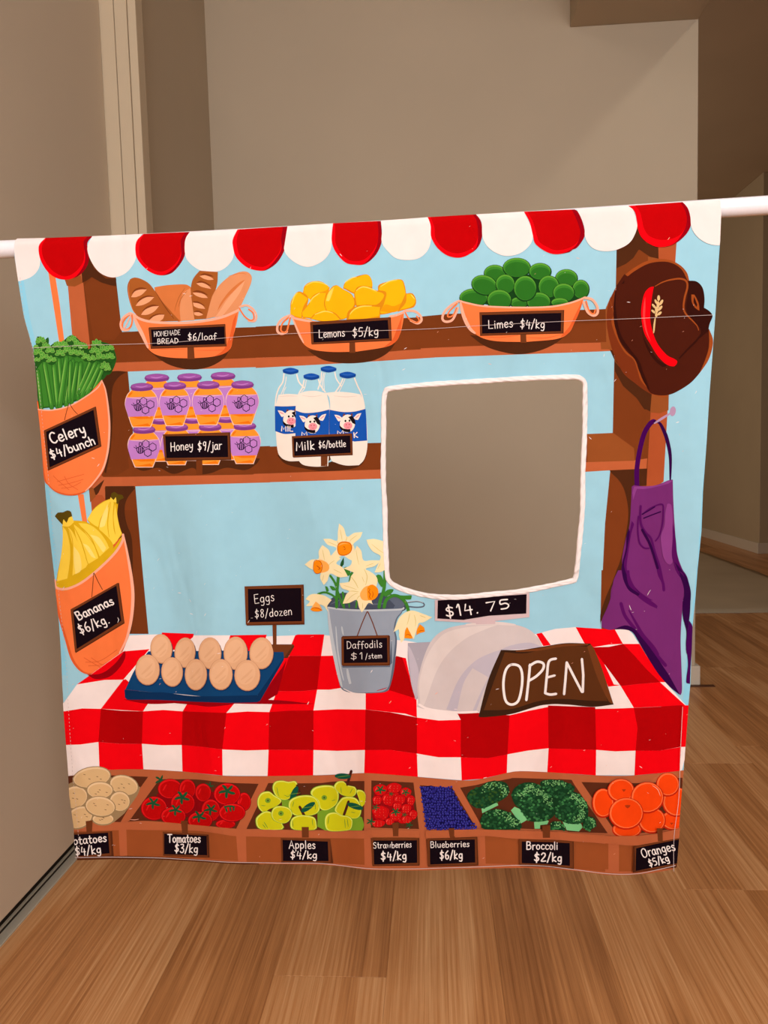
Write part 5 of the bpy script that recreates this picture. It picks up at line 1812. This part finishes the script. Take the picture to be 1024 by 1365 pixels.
    s += apple(['860,215','905,215','928,250','920,320','890,340','880,290'], 0)
    s += apple(['730,290','770,262','850,270','890,320','895,390','860,430','780,420','690,370'], 0, ['820,380 850,385'])
    s += apple(['85,440','110,400','160,370','210,380','260,420','295,470','295,510','120,508'], 0, ['150,450 180,500','140,470 165,500'])
    s += apple(['205,390','230,340','290,330','350,350','370,395','340,450','290,465','225,440'], 0, [], (282,388))
    s += stalk(425,340,460,408,488,342,-35)
    s += apple(['350,470','370,420','430,400','490,405','540,420','555,470','540,512','380,512'], 0, ['370,440 375,490','520,430 525,480'])
    s += stalk(800,300,765,400,850,335,18)
    s += apple(['612,450','630,395','690,378','740,400','800,410','832,440','825,500','790,520','640,520'], 0, ['650,410 640,470','770,430 775,500','790,430 798,490'])
    s.append('''PART produce_bins
SUB bin_rim
s brm 0,505! 20,508! 400,515 620,525 915,520! 980,505! 980,570! 915,578 660,575 290,568 0,562!
PART apple_bin
SUB price_sign
s fr 440,490! 494,490! 494,570! 442,570!
SUB price_sign
s frs 285,575! 660,585! 682,765! 290,765!
p fr 280,575 660,582 664,760 285,762
p bk 294,588 640,600 646,748 298,748
t ch 60 7 -3 345,652 545,655 Apples
t ch 56 8 0 355,728 558,728 $4/kg
PART strawberry_bin
F 480 1020 5.689
SUB strawberry
s sb5 110,200! 200,150! 300,180! 400,260! 420,380! 350,420! 200,440! 100,440! 90,330!''')
    for x, y, a, b, lf in [(240,250,60,60,0),(160,360,60,60,0),(330,390,60,50,0),(155,185,52,44,1),(258,170,54,40,0),(345,205,42,40,1),(385,265,30,42,0),(132,262,34,36,0),(210,255,42,46,0),(298,258,44,38,0),(350,325,38,38,0),(280,305,34,32,0),(152,350,56,48,0),(140,435,50,30,0),(224,420,34,28,0),(402,370,32,38,0),(352,405,42,30,0),(268,375,48,42,1)]:
        s.append('SUB strawberry+')
        s.append('s sb5 %d,%d %d,%d %d,%d %d,%d %d,%d' % (x-a-3,y-b*0.4, x,y-b-3, x+a+3,y-b*0.4, x+a*0.5,y+b*0.8, x-a*0.5,y+b*0.9))
        s.append('s sb %d,%d %d,%d %d,%d %d,%d %d,%d' % (x-a,y-b*0.4, x,y-b, x+a,y-b*0.4, x+a*0.55,y+b*0.75, x-a*0.55,y+b*0.8))
        s.append('b sb2 7 %d,%d %d,%d' % (x-a*0.75, y+b*0.1, x-a*0.4, y-b*0.6))
        if not lf or y > 300:
            for k in range(9):
                sx, sy = x-a*0.55+(k % 3)*a*0.5, y-b*0.45+(k//3)*b*0.45
                s.append('k sb3 2.4 %.0f,%.0f %.0f,%.0f' % (sx+(x*k)%7-3, sy, sx+(x*k)%7-2, sy+5))
        if lf:
            s += [q.replace('to4', 'sb4') for q in leaf(x, y-(b*0.7 if y > 300 else 4), a*0.8, 10)]
    s += [q.replace('to4', 'sb4') for q in leaf(85,420,34)+leaf(120,315,30)+leaf(370,445,30)+leaf(235,212,20)+leaf(335,368,22)]
    s.append('''PART produce_bins
SUB bin_rim
s brm 60,478! 250,482 450,485! 450,540! 250,536 60,538!
PART strawberry_bin
SUB price_sign
s fr 242,430! 290,428! 288,530! 248,530!
SUB price_sign
s frs 86,545! 450,545! 452,752! 98,756!
p fr 88,545 442,545 446,745 96,750
p bk 104,562 432,560 434,730 110,744
t ch 46 5.5 0 104,622 390,612 Strawberries
t ch 62 9 0 160,712 352,704 $4/kg
PART blueberry_bin
SUB blueberry
s bb3 455,160! 540,150! 590,165! 700,175! 760,300! 860,440! 800,470 640,480! 510,470! 480,300''')
    rb = random.Random(3)
    for row in range(18):
        yy = 165+row*18
        xl = 462+(yy-165)*0.14; xr = 690+(yy-165)*0.55+ (30 if yy > 420 else 0)
        n = int((xr-xl)/19)
        for k in range(n+1):
            x = xl+(xr-xl)*(k+(0.5 if row % 2 else 0))/max(1, n)+rb.uniform(-4, 4)
            if x > xr+6: continue
            y = yy+rb.uniform(-5, 5)
            s.append('e bb %.0f,%.0f,9.5,9.5,0' % (x, y))
            if rb.random() < 0.85: s.append('p bb2 %.0f,%.0f %.0f,%.0f %.0f,%.0f %.0f,%.0f' % (x-5,y-6, x,y-8, x+2,y-3, x-3,y-1))
    s.append('''PART produce_bins
SUB bin_rim
s brm 500,482! 720,478 925,468! 925,525! 700,535 500,540!
PART blueberry_bin
SUB price_sign
s fr 672,465! 718,462! 722,535! 684,535!
SUB price_sign
s frs 505,545! 890,530! 898,745! 520,755!
p fr 510,545 884,534 888,738 516,748
p bk 532,556 870,548 874,722 536,738
t ch 46 5.5 0 540,612 830,602 Blueberries
t ch 62 9 0 610,698 780,694 $6/kg
PART broccoli_bin
F 600 1020 5.12
SUB broccoli''')
    rb = random.Random(9)
    def head(poly, olive=False, hi=None, n=90):
        pts = [tuple(float(t) for t in p.strip('!').split(',')) for p in poly]
        q = ['SUB broccoli_head+', 's bc3 '+' '.join(poly)]
        def ins(x, y):
            c = False
            for k in range(len(pts)):
                (x1, y1), (x2, y2) = pts[k-1], pts[k]
                if (y1 > y) != (y2 > y) and x < (x2-x1)*(y-y1)/(y2-y1)+x1: c = not c
            return c
        xs = [p[0] for p in pts]; ys = [p[1] for p in pts]
        m = 0
        while m < n:
            x, y = rb.uniform(min(xs), max(xs)), rb.uniform(min(ys), max(ys))
            if not ins(x, y): continue
            m += 1
            q.append('p %s %.0f,%.0f %.0f,%.0f %.0f,%.0f %.0f,%.0f %.0f,%.0f' % ('bc' if rb.random() < 0.7 else ('bc6' if olive else 'bc5'), x-9,y, x-3,y-8, x+8,y-5, x+9,y+4, x-2,y+8))
        m = 0
        if hi:
            hp = hi
            while m < n*0.7:
                a, b = rb.random(), rb.gauss(0, 1)
                k = a*(len(hp)-1); i0 = min(int(k), len(hp)-2); t = k-i0
                x = hp[i0][0]*(1-t)+hp[i0+1][0]*t+b*15; y = hp[i0][1]*(1-t)+hp[i0+1][1]*t+rb.gauss(0, 1)*13
                m += 1
                if ins(x, y): q.append('p bc2 %.0f,%.0f %.0f,%.0f %.0f,%.0f %.0f,%.0f' % (x-4,y, x,y-5, x+5,y, x,y+4))
        return q
    s += ['s bc4 215,290! 320,245! 330,270! 220,325!']
    s += head(['115,200','150,165','210,140','260,110','340,105','390,125','405,180','370,225','300,260','230,290','170,285','130,250'], True, [(220,165),(300,125),(380,150),(370,200)], 110)
    s += ['s bc4 415,305! 440,280! 500,310 532,365! 480,395! 440,340']
    s += head(['205,370','230,320','290,290','350,290','420,320','470,370','485,410','470,425','240,425','215,400'], False, [(320,290),(390,340),(460,400)], 90)
    s += head(['610,125','650,98','740,98','830,130','850,160','780,220','680,220'], False, [(640,110),(720,115),(800,135)], 80)
    s += ['s bc4 570,385! 640,368 670,378! 660,400! 612,405! 610,430! 574,430!']
    s += head(['420,200','440,150','500,115','570,115','620,150','680,190','715,260','710,330','660,370','590,380','530,370','480,300','440,260'], False, [(470,200),(540,140),(620,190),(690,270)], 190)
    s += ['s bc4 765,380! 880,388 905,420! 880,448! 795,440!']
    s += head(['700,300','705,230','750,180','820,170','880,190','930,250','945,310','930,370','860,395','780,385','720,350'], False, [(820,190),(900,240),(910,320),(870,370)], 170)
    s += head(['905,400','930,345','985,350','998,400','950,438','920,425'], False, [(970,350),(990,400)], 40)
    s += head(['670,410','690,378','740,380','785,415','780,436','672,430'], False, [(700,385),(760,400)], 30)
    s.append('''PART produce_bins
SUB bin_rim
s brm 30,425! 230,424! 500,432 830,448 1024,460! 1060,462! 1060,522! 830,500 470,488 240,468 30,470!
PART broccoli_bin
SUB price_sign
s fr 612,400! 668,396! 666,482! 618,482!
SUB price_sign
s frs 466,490! 840,505! 842,695! 470,672!
p fr 466,486 832,505 836,686 468,664
p bk 482,505 810,516 812,670 482,652
t ch 52 7 0 512,560 722,560 Broccoli
t ch 56 9 0 560,640 752,642 $2/kg
PART orange_bin
F 740 1015 5.689
SUB orange''')
    for x, y, a, b in [(900,440,90,70),(920,300,100,105),(545,510,105,60),(365,300,76,104),(855,168,82,84),(500,205,96,84),(735,440,98,92),(700,258,120,112),(540,378,126,114)]:
        s.append('SUB orange+')
        s.append('e og3 %d,%d,%d,%d,0' % (x, y+4, a+8, b+8))
        s.append('e og2 %d,%d,%d,%d,0' % (x, y, a, b))
        s.append('e og %d,%d,%d,%d,0' % (x+3, y+2, a-10, b-9))
    for x, y, w in ((550,325,22),(522,206,16),(884,466,14)):
        s.append('s da5 %d,%d %d,%d %d,%d' % (x-w, y-6, x+w, y-6, x, y+w*0.8))
    s.append('''b orl 5 740,170 780,200 800,250
PART produce_bins
SUB bin_rim
s brm 0,515! 200,535 400,548! 480,548 640,545 780,528 935,490! 970,470! 970,548! 935,560 780,600 600,620 400,605 200,592 0,575!
PART orange_bin
SUB price_sign
s fr 775,490! 816,490! 818,585! 782,588!
SUB price_sign
s frs 598,625! 950,560! 950,780! 590,825!
p fr 605,628 950,562 950,765 610,815
p bk 616,640 950,568 930,750 612,812
t ch 68 8 -4 668,712 910,652 Oranges
t ch 54 8 -4 722,780 868,735 $5/kg
PART stitching
F 0 0 1
l thr 0.5 44,464 120,460 220,457 330,448 430,443 560,439 640,434 760,428 860,424 950,420
d thr 0.45 3 2 33,425 45,470 53,520 60,585 66,640 70,700 80,800 88,880 92,945 97,1020 103,1080 108,1142
d thr 0.45 3 2 27,370 33,425
l thr 0.55 909,940 906,1000 904,1060 898,1110 897,1158
l thr 0.8 104,1140 148,1139 212,1140 248,1142 313,1146 372,1147 430,1147.5 490,1154 550,1154.5 603,1153 650,1151.5 700,1150 760,1155 810,1161 850,1161 880,1155 899,1150''')
    draw('\n'.join(s))
potatoes()
def flecks():
    """small paint-scratch flecks that are part of the printed artwork"""
    rb = random.Random(21)
    s = ['PART fleck_marks', 'F 0 0 1']
    for _ in range(260):
        x, y = rb.uniform(60, 930), rb.uniform(300, 1150)
        L = rb.choice([1, 1.5, 2, 2.5, 4.5]); a = rb.uniform(-1.3, 0.4) if rb.random() < 0.7 else rb.uniform(0, 3)
        if y > 845 and rb.random() < 0.5: a = rb.uniform(-0.6, 0.1)
        s.append('b %s %.1f %.1f,%.1f %.1f,%.1f' % ('cream' if rb.random() < 0.75 else 'orl', rb.uniform(0.5, 0.95), x, y, x+L*math.cos(a), y+L*math.sin(a)))
    draw('\n'.join(s))
flecks()

# ---- build the printed motifs as parts and sub-parts of the banner
LABELS = {
 'sky_print': 'pale blue ground of the print', 'wooden_shelving': 'brown wooden posts and shelves of the stall', 'check_tablecloth': 'red and white checked tablecloth',
 'bread_basket': 'orange basket of brown bread loaves', 'lemon_basket': 'orange basket of yellow lemons', 'lime_basket': 'orange basket of green limes', 'hat': 'dark brown hat with a red band',
 'celery_basket': 'orange hanging basket of green celery', 'banana_basket': 'orange hanging basket of yellow bananas', 'honey_jars': 'stacked honey jars with purple lids', 'milk_bottles': 'milk bottles with blue cow labels',
 'egg_crate': 'navy tray of ten brown eggs', 'daffodil_bucket': 'grey bucket of cream daffodils', 'cash_register': 'pale grey till with a black price display', 'open_sign': 'brown board reading OPEN', 'apron': 'purple apron hanging on a nail',
 'produce_bins': 'brown divided wooden produce bins', 'potato_bin': 'heap of beige potatoes', 'tomato_bin': 'heap of red tomatoes', 'apple_bin': 'heap of yellow-green apples', 'strawberry_bin': 'heap of red strawberries',
 'blueberry_bin': 'heap of dark blue blueberries', 'broccoli_bin': 'heap of dark green broccoli', 'orange_bin': 'heap of bright oranges', 'stitching': 'pale seam stitches', 'hanging_cord': 'orange cord of the baskets'}
PARTS = {}
for key in ORDER:
    part, sub = key
    if part not in PARTS:
        g = GROUPS.get((part, None))
        if g and g.v: PARTS[part] = g.build(part.split('#')[0], banner)
        else:
            e = bpy.data.objects.new(part.split('#')[0], None); COL.objects.link(e); attach(e, banner); PARTS[part] = e
        if part in LABELS: PARTS[part]['label'] = LABELS[part]
for key in ORDER:
    part, sub = key
    if sub and GROUPS[key].v:
        o = GROUPS[key].build(sub.split('#')[0], PARTS[part])
        if sub == 'blueberry': o['kind'] = 'stuff'

for nm in ('stitching', 'fleck_marks'):
    PARTS[nm]['kind'] = 'stuff'

# ---- white binding rolled round the window, twisted cord relief, one overlap where its ends meet
def binding():
    n0 = 260
    P = smooth([(x, y, 0) for x, y in HOLE], True, 2.0)
    cx = sum(p[0] for p in P)/len(P); cy = sum(p[1] for p in P)/len(P)
    # even spacing
    d = [0]
    Q = P+[P[0]]
    for a, b in zip(Q, Q[1:]): d.append(d[-1]+math.hypot(b[0]-a[0], b[1]-a[1]))
    T = d[-1]; v = []; f = []; M = 14; R_ = []
    j = 0
    for k in range(n0*3):
        s = T*k/(n0*3)
        while d[j+1] < s: j += 1
        t = (s-d[j])/max(1e-9, d[j+1]-d[j])
        R_.append((Q[j][0]+(Q[j+1][0]-Q[j][0])*t, Q[j][1]+(Q[j+1][1]-Q[j][1])*t, s))
    m = len(R_)
    for k in range(m):
        a = R_[k-3]; b = R_[(k+3) % m]; x, y, s = R_[k]
        dx, dy = b[0]-a[0], b[1]-a[1]; L = math.hypot(dx, dy); nx, ny = dy/L, -dx/L
        if (x-cx)*nx+(y-cy)*ny < 0: nx, ny = -nx, -ny
        w = 7.0+0.4*math.sin(s*0.11)+0.3*math.sin(s*0.37)
        for q in range(M):
            th = 2*math.pi*q/M
            across = 2.6 + math.cos(th)*w*0.5     # pixels outward from the cut
            rel = 0.0026*math.sin(th)
            tw = 0.0007*math.sin(s*0.42+across*1.3)*max(0, math.sin(th))
            gr = -0.0013*math.exp(-((across-3.4)/0.6)**2)*max(0, math.sin(th))
            p = surf(x+nx*across, y+ny*across)
            v.append(p + Vector((0, -(rel+tw+gr)-0.0002, 0)))
    for k in range(m):
        k2 = (k+1) % m
        for q in range(M):
            q2 = (q+1) % M
            f.append((k*M+q, k2*M+q, k2*M+q2, k*M+q2))
    o = link('window_binding', v, f, [ink('bind')], banner, smooth=True)
    o['label'] = 'white cord binding round the window opening'
binding()
